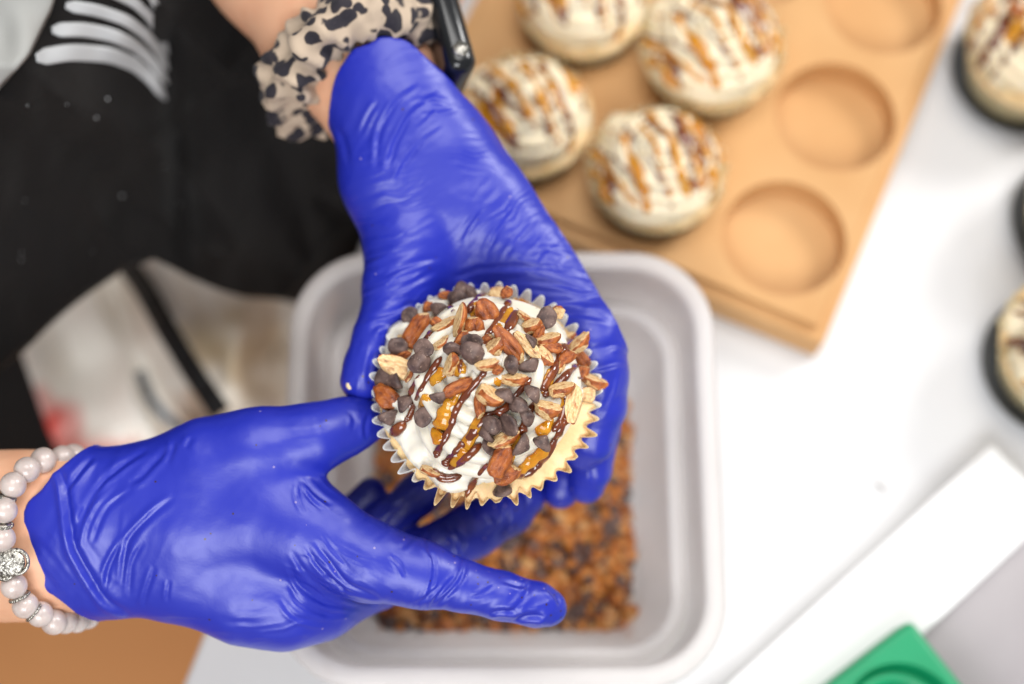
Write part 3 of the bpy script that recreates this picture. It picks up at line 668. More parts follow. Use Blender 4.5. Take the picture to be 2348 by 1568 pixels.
# moonstone bracelet
def uv_ball(name, r, m, seg=20):
    bm = bmesh.new(); bmesh.ops.create_uvsphere(bm, u_segments=seg, v_segments=seg//2+2, radius=r); return from_bm(name, bm, [m])
beadm = uv_ball('bead', .0056, M['bead'])
spm = None
bm = bmesh.new()
for k in range(22):
    a = k/22*2*math.pi
    bmesh.ops.create_icosphere(bm, subdivisions=1, radius=.0007, matrix=Matrix.Translation((.0036*math.cos(a), .0036*math.sin(a), 0)))
bmesh.ops.create_cone(bm, segments=20, radius1=.0035, radius2=.0035, depth=.001, cap_ends=True)
spm = from_bm('spacer', bm, [M['silver']])
bl = obj('bead_bracelet', None, person); bl.location = W(0, 1235, .5)-Vector(person.location); bl['label'] = 'bracelet of pale moonstone beads with silver charm'
BW = Vector(person.location)+Vector(bl.location)
beads = [(168, 1046, 3.2), (143, 1050, 2.5), (99, 1055, 1.4), (62, 1077, .6), (30, 1112, .05), (9, 1170, -.35), (5, 1235, -.5), (32, 1343, .0), (58, 1388, .5), (92, 1408, 1.0), (124, 1426, 1.6), (150, 1424, 2.3), (176, 1422, 3.0), (200, 1414, 3.7)]
for i, (x, y, o_) in enumerate(beads):
    b = obj('bead', beadm, bl); b.location = W(x, y, o_)-BW; b.rotation_euler = (i, i*2.1, i*.7)
for (x, y, o_, dx, dy) in [(12, 1139, -.15, -.35, 1), (4, 1204, -.45, 0, 1), (45, 1368, .15, .5, 1), (78, 1404, .7, .8, .6), (18, 1318, -.2, .3, 1)]:
    s_ = obj('spacer', spm, bl); s_.location = W(x, y, o_)-BW
    d_ = (W(x+dx*10, y+dy*10, o_+.05)-W(x, y, o_)).normalized(); s_.rotation_euler = d_.to_track_quat('Z', 'Y').to_euler(); s_.scale = (1.15, 1.15, 1.15)
# silver charm: rose-like coil of wire and balls
bm = bmesh.new(); cc = W(17, 1291, -.55)
def torus_bm(bm, c, rot, R1, r1, n=26, m_=8):
    vs = []
    for i in range(n):
        a = i/n*2*math.pi; row = []
        for j in range(m_):
            b = j/m_*2*math.pi; row.append(bm.verts.new(c+rot @ Vector(((R1+r1*math.cos(b))*math.cos(a), (R1+r1*math.cos(b))*math.sin(a), r1*math.sin(b)))))
        vs.append(row)
    for i in range(n):
        for j in range(m_): bm.faces.new((vs[i][j], vs[(i+1) % n][j], vs[(i+1) % n][(j+1) % m_], vs[i][(j+1) % m_]))
facing = (-VIEW).to_track_quat('Z', 'Y').to_matrix()
for (ox, oy, R1) in ((.0032, .001, .0033), (-.003, .0035, .003), (-.001, -.004, .003), (.0035, .0005, .0052), (-.006, -.001, .003)):
    torus_bm(bm, cc+facing @ Vector((ox, oy, 0)), facing, R1, .0008)
for k in range(9):
    bmesh.ops.create_icosphere(bm, subdivisions=2, radius=.0013+.0006*random.random(), matrix=Matrix.Translation(cc+facing @ Vector((random.uniform(-.006, .005), random.uniform(-.005, .004), .0004))))
bmesh.ops.create_uvsphere(bm, u_segments=16, v_segments=10, radius=1, matrix=Matrix.Translation(cc) @ facing.to_4x4() @ Matrix.Diagonal((.0075, .0062, .002, 1)) )
me = from_bm('charm', bm, [M['silver']]); me.transform(Matrix.Translation(-BW)); obj('silver_charm', me, bl)

# ---------------------------------------------------------------- cupcakes
def liner_mesh(name, R1, H, n=48, yellow=None, seed=1):
    """fluted paper cup, rim at z=0; yellow=(angle, halfwidth) where cake clings to it"""
    A = np.linspace(0, 2*np.pi, n*12, endpoint=False); rows = []
    ts = [0, .12, .3, .5, .7, .84, .93, .97, 1.0]
    rs = np.random.default_rng(seed); jit = rs.normal(0, 1, n)
    J = np.interp((A*n/(2*np.pi)) % n, np.arange(n+1), np.append(jit, jit[0]))
    if isinstance(yellow, tuple): nar = np.clip((yellow[1]+.25-np.abs((A-yellow[0]+np.pi) % (2*np.pi)-np.pi))/.5, 0, 1)
    else: nar = np.zeros_like(A)+.3
    wv = .5+.5*np.cos(A*n+.5*np.sin(A*3)+nar*.5*np.sin(A*11)); sh = wv**(.55+.45*nar); sh = sh*sh*(3-2*sh)*.5+sh*.5
    base = R1*.64; neck = R1*.87
    for t in ts:
        r = base+(neck-base)*min(t/.93, 1)+max(0, t-.84)/.16*(R1-.0052-neck)
        amp = .0012+.0012*t+(max(0, t-.88)/.12)*(.0024+.0015*nar)
        out = r+amp*(sh-.35)*(1+(.12+.34*nar)*J)+.0006*nar*(t > .9)*np.sin(A*23+2*np.sin(A*5))
        z = -H+H*t+np.zeros_like(A)
        if t > .9: z = z+(.0012*J+.0025*(sh-.5))*(t-.9)/.1
        rows.append(np.stack([out*np.cos(A), out*np.sin(A), z], -1))
    G = np.array(rows); na = len(A); nt_ = len(ts)
    inner = G.copy(); rr = np.hypot(G[..., 0], G[..., 1]); inner[..., 0] *= (rr-.0004)/rr; inner[..., 1] *= (rr-.0004)/rr; inner[0, :, 2] += .0004
    co = np.concatenate([G.reshape(-1, 3), inner.reshape(-1, 3), [[0, 0, -H]], [[0, 0, -H+.0004]]])
    K = np.arange(nt_*na).reshape(nt_, na); K2 = K+nt_*na
    f = np.stack([K[:-1], np.roll(K[:-1], -1, 1), np.roll(K[1:], -1, 1), K[1:]], -1).reshape(-1, 4)
    f2 = np.stack([K2[:-1], K2[1:], np.roll(K2[1:], -1, 1), np.roll(K2[:-1], -1, 1)], -1).reshape(-1, 4)
    rim = np.stack([K[-1], np.roll(K[-1], -1), np.roll(K2[-1], -1), K2[-1]], -1)
    c1, c2 = len(co)-2, len(co)-1
    cap = np.stack([np.full(na, c1), np.roll(K[0], -1), K[0], K[0]], -1); cap2 = np.stack([np.full(na, c2), K2[0], np.roll(K2[0], -1), np.roll(K2[0], -1)], -1)
    tri = np.concatenate([f[:, [0, 1, 2]], f[:, [0, 2, 3]], f2[:, [0, 1, 2]], f2[:, [0, 2, 3]], rim[:, [0, 1, 2]], rim[:, [0, 2, 3]], cap[:, :3], cap2[:, :3]])
    me = mesh_np(name, co, tri, [M['liner']])
    v = verts(me); an = np.arctan2(v[:, 1], v[:, 0]); wh = np.array([.90, .90, .88]); ye = np.array([.88, .66, .36])
    if yellow is None: m = np.ones(len(v)); ye = np.array([.86, .77, .50])
    elif yellow == 'white': m = np.zeros(len(v))
    else:
        d = np.abs((an-yellow[0]+np.pi) % (2*np.pi)-np.pi); m = np.clip((yellow[1]-d)/.18, 0, 1)
    m = m[:, None]; set_cols(me, wh*(1-m)+ye*m); return me
def disc_mesh(name, Rr, rise, nr, na, m, edge=None, nz=.0, seed=0, off=(0, 0), under=.01):
    A = np.linspace(0, 2*np.pi, na, endpoint=False); co = [[off[0], off[1], rise+0]]
    T = np.linspace(0, 1, nr+1)[1:]
    Rm = Rr*(1+(edge(A) if edge is not None else 0))
    for t in T:
        x, y = off[0]+Rm*t*np.cos(A), off[1]+Rm*t*np.sin(A); z = rise*(1-t**2.6)+nz*vnoise(x*170, y*170, s=seed)+nz*.5*vnoise(x*400, y*400, s=seed+1)
        co += list(np.stack([x, y, z], -1))
    k = 1+(nr-1)*na
    last = np.array(co[k:k+na]); lo_ = last.copy(); lo_[:, :2] *= .9; lo_[:, 2] = -under; co += list(lo_)
    tri = []
    for i in range(na): tri.append((0, 1+i, 1+(i+1) % na))
    for r_ in range(nr):
        a0, b0 = 1+r_*na, 1+(r_+1)*na
        for i in range(na):
            j = (i+1) % na; tri += [(a0+i, b0+i, b0+j), (a0+i, b0+j, a0+j)]
    return mesh_np(name, np.array(co), np.array(tri), [m])
def frosting_mesh(name, R0=.0275, r0=.0145, top=.026, turns=2.6, nf=11, phase=0.0, m=None, ns=520, nc=84, twist=30):
    """piped star-nozzle spiral"""
    t = np.linspace(0, 1, ns); ang = phase+turns*2*np.pi*t
    rc = R0*(1-t)**.85; z = .003+top*t**1.05; rt = r0*(1-.42*t)*np.minimum(1, .35+t*14)*np.clip((1-t)*14, .05, 1)**.5
    cen = np.stack([rc*np.cos(ang), rc*np.sin(ang), z], -1)
    T = np.gradient(cen, axis=0); T /= np.linalg.norm(T, axis=1)[:, None]
    up = np.array([0, 0, 1.0]); S = np.cross(T, up); S /= np.linalg.norm(S, axis=1)[:, None]+1e-9; U = np.cross(S, T)
    B = np.linspace(0, 2*np.pi, nc, endpoint=False)
    tt = t[:, None]; ph = nf*B[None]+twist*tt*2.2+1.2*np.sin(tt*40)
    fl = np.abs(np.cos(ph/2)); rr = rt[:, None]*(.80+.30*fl**.9+.04*np.sin(tt*90+B[None]*2))
    co = cen[:, None]+S[:, None]*(np.cos(B)[None]*rr)[..., None]+U[:, None]*(np.sin(B)[None]*rr*.92)[..., None]
    K = np.arange(ns*nc).reshape(ns, nc)
    f = np.stack([K[:-1], np.roll(K[:-1], -1, 1), np.roll(K[1:], -1, 1), K[1:]], -1).reshape(-1, 4)
    co = co.reshape(-1, 3); q = np.linspace(0, 1, 14); a_ = np.linspace(0, 2*np.pi, 40, endpoint=False)     # the heart of the swirl, closing the middle
    rad_ = (.016*(1-q)+.0052)*np.sqrt(np.clip(1-q**6, 0, 1)); hz = .004+(top+.0105)*q
    cr = np.stack([rad_[:, None]*np.cos(a_)[None]*(1+.06*np.cos(5*a_+3))[None]-.0008, rad_[:, None]*np.sin(a_)[None]+.0006, hz[:, None]+0*a_[None]], -1).reshape(-1, 3)
    K2 = np.arange(14*40).reshape(14, 40)+len(co); f = np.concatenate([f, np.stack([K2[:-1], np.roll(K2[:-1], -1, 1), np.roll(K2[1:], -1, 1), K2[1:]], -1).reshape(-1, 4)]); co = np.concatenate([co, cr])
    me = mesh_np(name, co, f, [m or M['cream']]); 
    if (normals(me)[:, 2]*(verts(me)[:, 2] > .01)).sum() < 0: me.flip_normals()
    return me
def bvh_of(objs):
    vs, fs, n = [], [], 0
    for o, mw in objs:
        me = o.data; 
        for v in me.vertices: vs.append(mw @ v.co)
        for p in me.polygons: fs.append([n+i for i in p.vertices])
        n = len(vs)
    return BVHTree.FromPolygons(vs, fs)
def tube(name, pts, rads, nrm, m, flat=.6, nc=10):
    P = np.array([list(p) for p in pts]); T = np.gradient(P, axis=0); T /= np.linalg.norm(T, axis=1)[:, None]+1e-9
    N = np.array([list(n) for n in nrm]); N = N-T*(N*T).sum(1)[:, None]; N /= np.linalg.norm(N, axis=1)[:, None]+1e-9; S = np.cross(T, N)
    B = np.linspace(0, 2*np.pi, nc, endpoint=False)
    co = P[:, None]+S[:, None]*(np.cos(B)[None]*rads[:, None])[..., None]+N[:, None]*(np.sin(B)[None]*rads[:, None]*flat)[..., None]
    ns = len(P); K = np.arange(ns*nc).reshape(ns, nc)
    f = np.stack([K[:-1], K[1:], np.roll(K[1:], -1, 1), np.roll(K[:-1], -1, 1)], -1).reshape(-1, 4)
    me = mesh_np(name, co.reshape(-1, 3), f, [m]); return me
def drizzle(name, bvh, ray, line, r, m, parent, inv, flat=.55, bead=.25, step=5.0, seed=0, sink=.25, smooth=2, freq=.25):
    """a line of sauce laid onto what lies under it. ray(x,y) -> origin, direction"""
    L = np.array(line, float); n = max(4, int(np.sum(np.linalg.norm(np.diff(L, axis=0), axis=1))/step)); u = np.linspace(0, len(L)-1, n)
    Q = np.stack([np.interp(u, np.arange(len(L)), L[:, i]) for i in (0, 1)], -1)
    for _ in range(3): Q[1:-1] = (Q[:-2]+2*Q[1:-1]+Q[2:])/4
    P, N = [], []
    for x, y in Q:
        o_, d_ = ray(x, y); h_ = bvh.ray_cast(o_, d_)
        if h_[0] is None: continue
        nn = h_[1] if h_[1].dot(d_) < 0 else -h_[1]
        P.append(h_[0]); N.append((nn-d_*.8).normalized())
    if len(P) < 4: return None
    P = np.array([list(p) for p in P]); 
    N = np.array([list(n_) for n_ in N])
    for _ in range(smooth): P[1:-1] = (P[:-2]+2*P[1:-1]+P[2:])/4
    for _ in range(smooth*2+2): N[1:-1] = (N[:-2]+2*N[1:-1]+N[2:])/4
    N /= np.linalg.norm(N, axis=1)[:, None]
    k = np.arange(len(P)); rad = r*(1+bead*vnoise(k*freq, k*0+seed, s=seed)+bead*.6*vnoise(k*freq*2.3, k*0+seed, s=seed+9))
    end = np.minimum(1, np.minimum(k+.25, len(P)-1-k+.25)/2.0); rad = rad*np.sqrt(np.clip(end, .05, 1))
    P2 = P+N*(rad*flat*sink)[:, None]
    me = tube(name, P2, rad, N, m, flat); me.transform(inv)
    return obj(name, me, parent)

def chip_mesh(name, seed):
    prof = [(0, .0003), (.0026, .0001), (.0040, 0), (.00435, .0004), (.0044, .0011), (.0039, .0022), (.0028, .0035), (.0015, .0047), (.0006, .0056), (0, .0060)]
    rs = np.random.default_rng(seed); n = 22; vs = [[0, 0, 0]]; 
    for r_, z in prof[1:-1]:
        for i in range(n):
            a = i/n*2*math.pi; k = 1+.08*math.sin(2*a+seed)+.05*math.sin(3*a+seed*2)+.02*math.sin(7*a+seed)
            vs.append([r_*k*math.cos(a)+.0008*(z/.0057)**2*math.cos(seed), r_*k*math.sin(a)+.0008*(z/.0057)**2*math.sin(seed), z])
    vs.append([.0008*math.cos(seed), .0008*math.sin(seed), .0057]); tri = []
    for i in range(n): tri.append((0, 1+(i+1) % n, 1+i))
    for r_ in range(len(prof)-3):
        for i in range(n):
            a, b = 1+r_*n, 1+(r_+1)*n; j = (i+1) % n; tri += [(a+i, a+j, b+j), (a+i, b+j, b+i)]
    a = 1+(len(prof)-3)*n
    for i in range(n): tri.append((a+i, a+(i+1) % n, len(vs)-1))
    v = np.array(vs); v[:, 2] -= .0024
    v += .00022*np.stack([vnoise(v[:, 0]*600, v[:, 1]*600, v[:, 2]*600, seed+k) for k in range(3)], -1)
    return mesh_np(name, v, np.array(tri), [M['chip']])
def nut_mesh(name, seed, kind, sub=4):
    """unit nut piece, long axis x (half length 1), broken pale face up (+z) for kind 'cut'"""
    bm = bmesh.new(); bmesh.ops.create_icosphere(bm, subdivisions=sub, radius=1); me = from_bm(name, bm, [M['nut']])
    v = verts(me).astype(float); rs = np.random.default_rng(seed)
    v = v+.20*np.stack([vnoise(v[:, 0]*1.1+seed, v[:, 1]*1.1, v[:, 2]*1.1, seed+k) for k in range(3)], -1)
    ln = np.sqrt((v**2).sum(1))
    v *= (1+.10*vnoise(v[:, 0]*2.6, v[:, 1]*2.6+seed, v[:, 2]*2.6, seed+7)+.05*vnoise(v[:, 0]*6, v[:, 1]*6, v[:, 2]*6, seed+8))[:, None]
    broken = np.zeros(len(v))
    def plane(nv, d, pale=True, rough=.05):
        nv = np.array(nv, float); nv /= np.linalg.norm(nv); q = v@nv; m = q > d
        v[m] -= np.outer(q[m]-d, nv)*.93; v[m] += np.outer(rough*vnoise(v[m, 0]*5, v[m, 1]*5, v[m, 2]*5, seed+3), nv)
        if pale: broken[m] = 1
    if kind == 'cut':
        plane((rs.uniform(-.15, .15), rs.uniform(-.2, .2), 1), .30); plane((1, rs.uniform(-.5, .5), rs.uniform(-.2, .3)), .72)
    elif kind == 'half':
        plane((rs.uniform(-.2, .2), .9, .45), .35); plane((-1, rs.uniform(-.4, .4), .2), .75)
    else:
        v[:, 2] -= .22*np.exp(-(v[:, 1]/.16)**2)*(v[:, 2] > 0)*(np.abs(v[:, 0]) < .85); plane((1, .3, .2), .85); plane((.1, -.2, -1), .6)
    if kind != 'skin': plane((-.3, -.9, .35), .75)
    me.vertices.foreach_set('co', v.astype(np.float32).ravel()); me.update(); set_cols(me, np.repeat(broken[:, None], 3, 1)); return me
chipM = [chip_mesh('chocolate_chip', 3+i*5) for i in range(4)]
nutM = {'cut': [nut_mesh('nut_cut', 11+i*7, 'cut') for i in range(4)], 'half': [nut_mesh('nut_half', 43+i*7, 'half') for i in range(4)], 'skin': [nut_mesh('nut_skin', 83+i*7, 'skin') for i in range(4)]}

# --- the cupcake held in the gloves
cup = empty('cupcake', CUP, 'big frosted cupcake with chocolate chips and pecans held in the blue gloves', 'cupcake')
linm = liner_mesh('paper_liner', CUPR/100, CUPH/100, yellow=(R(-68), R(62))); obj('paper_liner', linm, cup)
fl_e = lambda A: .055*(.5+.5*np.cos(A*48+.5*np.sin(A*3)))*np.clip((R(75)-np.abs((A-R(-62)+np.pi) % (2*np.pi)-np.pi))/.3, 0, 1)
cake = obj('cake', disc_mesh('cake', .0462, .006, 22, 48*8, M['cake'], edge=fl_e, nz=.0006, seed=5, under=.012), cup); cake.location.z = -.0025
def ce(A): return .05*np.sin(A*3+1)+.035*np.sin(A*7+2)+.02*np.sin(A*13)
whip = obj('cream_layer', disc_mesh('cream_layer', .0438, .0090, 26, 160, M['whipped'], edge=ce, nz=.0022, seed=9, off=(-.0030, .0022), under=.004), cup); whip.location.z = .001
fro = obj('frosting', frosting_mesh('frosting', phase=R(200), top=.023, R0=.0275, r0=.0160, nf=9), cup); fro.location = (.0012, .0028, .002)
mws = [(o, Matrix.Translation(CUP) @ Matrix.Translation(o.location)) for o in (cake, whip, fro)]
bv = bvh_of(mws)
def camray(x, y): return CAMLOC, (MR @ Vector(((x-CX)/FP, -(y-CY)/FP, -1))).normalized()
def Z(zx, zy): return ((850+zx/2.5286)*.9389, (650+zy/2.5286)*.9389)
invc = Matrix.Translation(-CUP); pxm = .0001840    # metres per photo px at the cupcake
zs = .9389/2.5286
caramel = [([(800, 220), (775, 260), (762, 310)], 26), ([(1010, 255), (985, 310), (960, 350), (930, 400)], 30), ([(1030, 200), (1090, 215), (1160, 260)], 18), ([(600, 640), (560, 680), (515, 730)], 42),
 ([(625, 820), (605, 890), (580, 960), (575, 1010)], 46), ([(500, 800), (460, 850), (435, 900)], 24), ([(725, 690), (680, 780), (640, 860)], 26), ([(700, 590), (690, 630), (670, 680)], 32), ([(520, 1000), (550, 1050), (575, 1090)], 34),
 ([(850, 900), (800, 990), (740, 1080), (690, 1160)], 34), ([(720, 1120), (680, 1170), (650, 1240)], 34), ([(1260, 640), (1230, 700), (1200, 790)], 26), ([(1340, 690), (1290, 760), (1240, 800)], 20), ([(1260, 930), (1210, 980), (1180, 1050)], 36),
 ([(1540, 770), (1555, 850), (1500, 900)], 32), ([(1230, 1120), (1130, 1200), (1050, 1270)], 30), ([(910, 690), (935, 740)], 24), ([(1330, 520), (1290, 590), (1250, 650)], 24), ([(480, 230), (500, 270)], 22), ([(870, 125), (930, 140)], 18), ([(1300, 780), (1320, 870), (1290, 930)], 26), ([(1060, 1030), (1000, 1180), (1010, 1220)], 20), ([(1430, 560), (1470, 620)], 32), ([(1080, 380), (1060, 430)], 22), ([(900, 1300), (930, 1330)], 26)]
choc = [([(880, 158), (810, 180), (765, 235), (742, 290)], 14), ([(1062, 150), (1000, 205), (955, 290), (900, 375), (845, 440)], 13), ([(1045, 265), (1015, 340), (975, 410)], 18), ([(575, 560), (520, 640), (470, 720), (430, 800), (395, 880), (375, 940), (345, 950)], 11),
 ([(440, 670), (400, 740), (385, 800), (380, 880)], 10), ([(850, 640), (790, 720), (720, 800), (660, 890), (640, 980), (600, 1060), (562, 1130), (542, 1170)], 13), ([(1130, 690), (1060, 760), (960, 900), (880, 900), (800, 990), (740, 1070), (690, 1120), (620, 1180), (595, 1230)], 15), ([(820, 1090), (760, 1160), (700, 1200), (620, 1250)], 14),
 ([(1400, 440), (1330, 500), (1290, 590), (1230, 700), (1190, 770)], 17), ([(1420, 600), (1370, 640), (1330, 700), (1250, 770), (1200, 800)], 15), ([(1150, 840), (1110, 900), (1085, 980), (1060, 1040)], 16), ([(1350, 930), (1290, 1030), (1240, 1140), (1160, 1240), (1070, 1300)], 17), ([(862, 1215), (820, 1265), (785, 1310), (755, 1370), (720, 1430)], 11),
 ([(515, 1250), (590, 1310), (690, 1285)], 14), ([(540, 1300), (620, 1330), (700, 1290)], 10), ([(350, 960), (310, 1010), (260, 1040)], 20), ([(1490, 500), (1470, 540)], 30), ([(1340, 780), (1345, 860), (1310, 960), (1260, 1020)], 18), ([(1210, 350), (1180, 400), (1200, 440)], 13), ([(960, 870), (930, 930)], 12), ([(700, 580), (690, 660)], 16), ([(500, 400), (520, 440), (440, 480)], 14), ([(1420, 690), (1460, 720), (1540, 700)], 12), ([(1000, 990), (960, 1040)], 12), ([(1080, 1260), (1040, 1300)], 22), ([(620, 240), (650, 280)], 18)]
for i, (l, wd) in enumerate(caramel): drizzle('caramel_drizzle', bv, camray, [Z(*p) for p in l], wd*zs*pxm*1.12, M['caramel'], cup, invc, flat=.34, bead=.38, seed=i, step=4, sink=1.0, smooth=14, freq=.12)
for i, (l, wd) in enumerate(choc): drizzle('chocolate_drizzle', bv, camray, [Z(*p) for p in l], wd*zs*pxm*1.65, M['choc_sauce'], cup, invc, flat=.6, bead=.30, seed=50+i, step=5, sink=.9, smooth=7)
d_ = obj('chocolate_drop', uv_ball('chocolate_drop', .0011, M['choc_sauce'], 12), cup); _h = bv.ray_cast(*camray(*Z(543, 1170))); d_.location = (_h[0] if _h[0] else CUP)-CUP
# toppings: (zx, zy, lift_mm, tilt deg from surface normal, azimuth deg)
chips = [(740, 158, .5, 30, 60), (670, 215, 3.5, 40, 250), (558, 275, 2, 60, 250), (395, 318, 0, 30, 0), (310, 492, 0, 150, 90), (472, 505, 2.5, 160, 0), (440, 600, 2.5, 20, 200), (645, 500, 2.0, 120, 90), (768, 475, 3.5, 170, 0), (765, 548, 4.5, 30, 270),
 (995, 612, 1.5, 55, 200), (1120, 625, 1.5, 70, 300), (1225, 320, 3.5, 180, 0), (1132, 462, .5, 100, 30), (285, 702, .2, 90, 200), (225, 700, 0, 150, 0), (560, 812, 1.5, 85, 280), (345, 835, .8, 80, 140), (470, 930, 1.5, 165, 0), (250, 940, 1, 70, 290),
 (975, 790, 1.5, 80, 60), (1050, 845, 2.6, 50, 100), (1145, 780, 1.5, 80, 40), (1112, 925, 1.5, 75, 20), (895, 970, 3.6, 40, 60), (998, 975, 1.5, 130, 20), (850, 1030, 1.2, 100, 200), (868, 1110, .8, 140, 200), (1075, 1112, 2, 85, 330), (1205, 1085, 1.5, 75, 50), (950, 1372, 0, 70, 100), (715, 160, 0, 60, 0)]
for i, (zx, zy, lf, ti, az) in enumerate(chips):
    o_, d_ = camray(*Z(zx, zy)); hit = bv.ray_cast(o_, d_)
    if hit[0] is None: hit = (W(*Z(zx, zy), 1.2), -d_)
    n = hit[1] if hit[1].dot(d_) < 0 else -hit[1]; n = (n-d_*1.2).normalized()
    c = obj('chocolate_chip', chipM[i % 4], cup); s = 1.0+.10*math.sin(i*2.3) ; s *= 1.04
    c.scale = (s*(1+.08*math.sin(i*5.1)), s, s*(.84+.10*math.sin(i*3.7)))
    c.location = hit[0]-d_*(lf*.001+.0022)-CUP
    q = n.to_track_quat('Z', 'X').to_matrix(); a = R(az)
    tz = Matrix.Rotation(R(ti), 3, Vector((-math.sin(a), math.cos(a), 0))) @ Matrix.Rotation(i*1.3, 3, 'Z')
    c.rotation_euler = (facing @ tz).to_euler() if ti > 25 else (q @ tz).to_euler()
# (zx, zy, length, width, image angle, kind, lift_mm)
nuts = [(520, 330, 90, 60, 20, 'half', .6), (700, 450, 110, 60, 60, 'skin', .6),  (1300, 620, 90, 60, 70, 'half', .5), (1270, 500, 110, 60, -10, 'skin', .9), (1350, 560, 100, 70, 40, 'skin', .7), 
  (370, 680, 80, 50, 60, 'half', .3),  (1080, 300, 80, 50, -30, 'half', .2), (980, 160, 70, 60, 40, 'skin', .2),  (1440, 660, 90, 70, 60, 'skin', .5), (250, 580, 70, 60, 30, 'half', .2),
 (925, 640, 60, 45, 30, 'skin', .2), (770, 330, 70, 50, 10, 'half', .2), (1150, 560, 60, 40, 50, 'skin', .3), (560, 360, 90, 60, -40, 'skin', .2), (860, 460, 80, 60, 30, 'skin', .5),
 (935, 180, 125, 100, -20, 'cut', 2), (600, 180, 85, 50, 5, 'skin', .3), (425, 385, 215, 105, 58, 'skin', 3.2), (590, 365, 155, 85, 32, 'half', 2.5), (690, 345, 200, 80, 82, 'half', 2.8), (855, 288, 160, 120, -62, 'skin', 2.2), (780, 378, 120, 105, 80, 'skin', 1.2), (575, 478, 110, 90, 40, 'half', .4),
 (305, 620, 240, 115, -22, 'cut', 2.5), (992, 480, 240, 88, -50, 'skin', 2.6), (1105, 490, 215, 66, -48, 'cut', 2.6), (628, 612, 125, 90, 75, 'half', 1), (895, 505, 130, 110, 60, 'half', .6), (852, 607, 125, 70, 15, 'half', 1.8), (695, 738, 185, 70, 25, 'skin', 2), (1015, 690, 145, 85, 0, 'half', 1.6),
 (870, 795, 155, 120, -25, 'half', 2.2), (812, 850, 135, 60, -82, 'skin', .8), (1128, 370, 115, 110, 30, 'half', 1.2), (1212, 545, 125, 85, -50, 'half', 1.5), (1225, 452, 150, 90, 20, 'half', .6), (1418, 480, 160, 90, 45, 'half', 1.6), (1180, 405, 90, 55, 70, 'skin', 1), (1298, 290, 80, 70, 0, 'cut', .3), (1315, 757, 145, 95, 20, 'half', 2.2), (1225, 877, 145, 115, -10, 'half', 2),
 (1393, 850, 235, 88, 78, 'cut', 2.8), (1505, 700, 165, 100, -18, 'half', 2.4), (1475, 792, 110, 85, 0, 'cut', 1), (955, 1072, 175, 90, 28, 'half', 3.4), (945, 1198, 185, 110, 65, 'skin', 2.2), (985, 1290, 140, 90, 30, 'skin', 2.4), (240, 812, 165, 115, -48, 'skin', .5), (345, 545, 90, 50, 30, 'skin', .3), (1450, 588, 110, 80, -50, 'skin', .3), (332, 440, 60, 50, 0, 'half', .1), (500, 1265, 120, 60, -20, 'half', 1), (1180, 470, 90, 60, 60, 'skin', .2), (640, 580, 60, 50, 0, 'half', .2), (1360, 430, 80, 60, 20, 'half', .6), (495, 250, 70, 60, 60, 'skin', .2)]
def lay_nut(parent, ptw, d_, n, L_, W_, ang, kind, i, th=.6):
    c = obj('nut_piece', nutM[kind][i % 4], parent)
    e = (MR @ Vector((math.cos(R(ang)), math.sin(R(ang)), 0))); zax = (n*.55-d_*1.0).normalized()
    e = (e-zax*e.dot(zax)).normalized(); ya = zax.cross(e)
    c.rotation_euler = Matrix((e, ya, zax)).transposed().to_euler(); c.scale = (L_/2, W_/2, min(W_, L_)*th/2); return c
for i, (zx, zy, ln, wd, an, kd, lf) in enumerate(nuts):
    o_, d_ = camray(*Z(zx, zy)); hit = bv.ray_cast(o_, d_)
    if hit[0] is None: hit = (W(*Z(zx, zy), 1.2), -d_)
    n = hit[1] if hit[1].dot(d_) < 0 else -hit[1]
    c = lay_nut(cup, hit[0], d_, n, ln*zs*pxm*1.2, wd*zs*pxm*1.2, an, kd, i, .75); c.location = hit[0]-d_*(lf*.001+.0012)-CUP

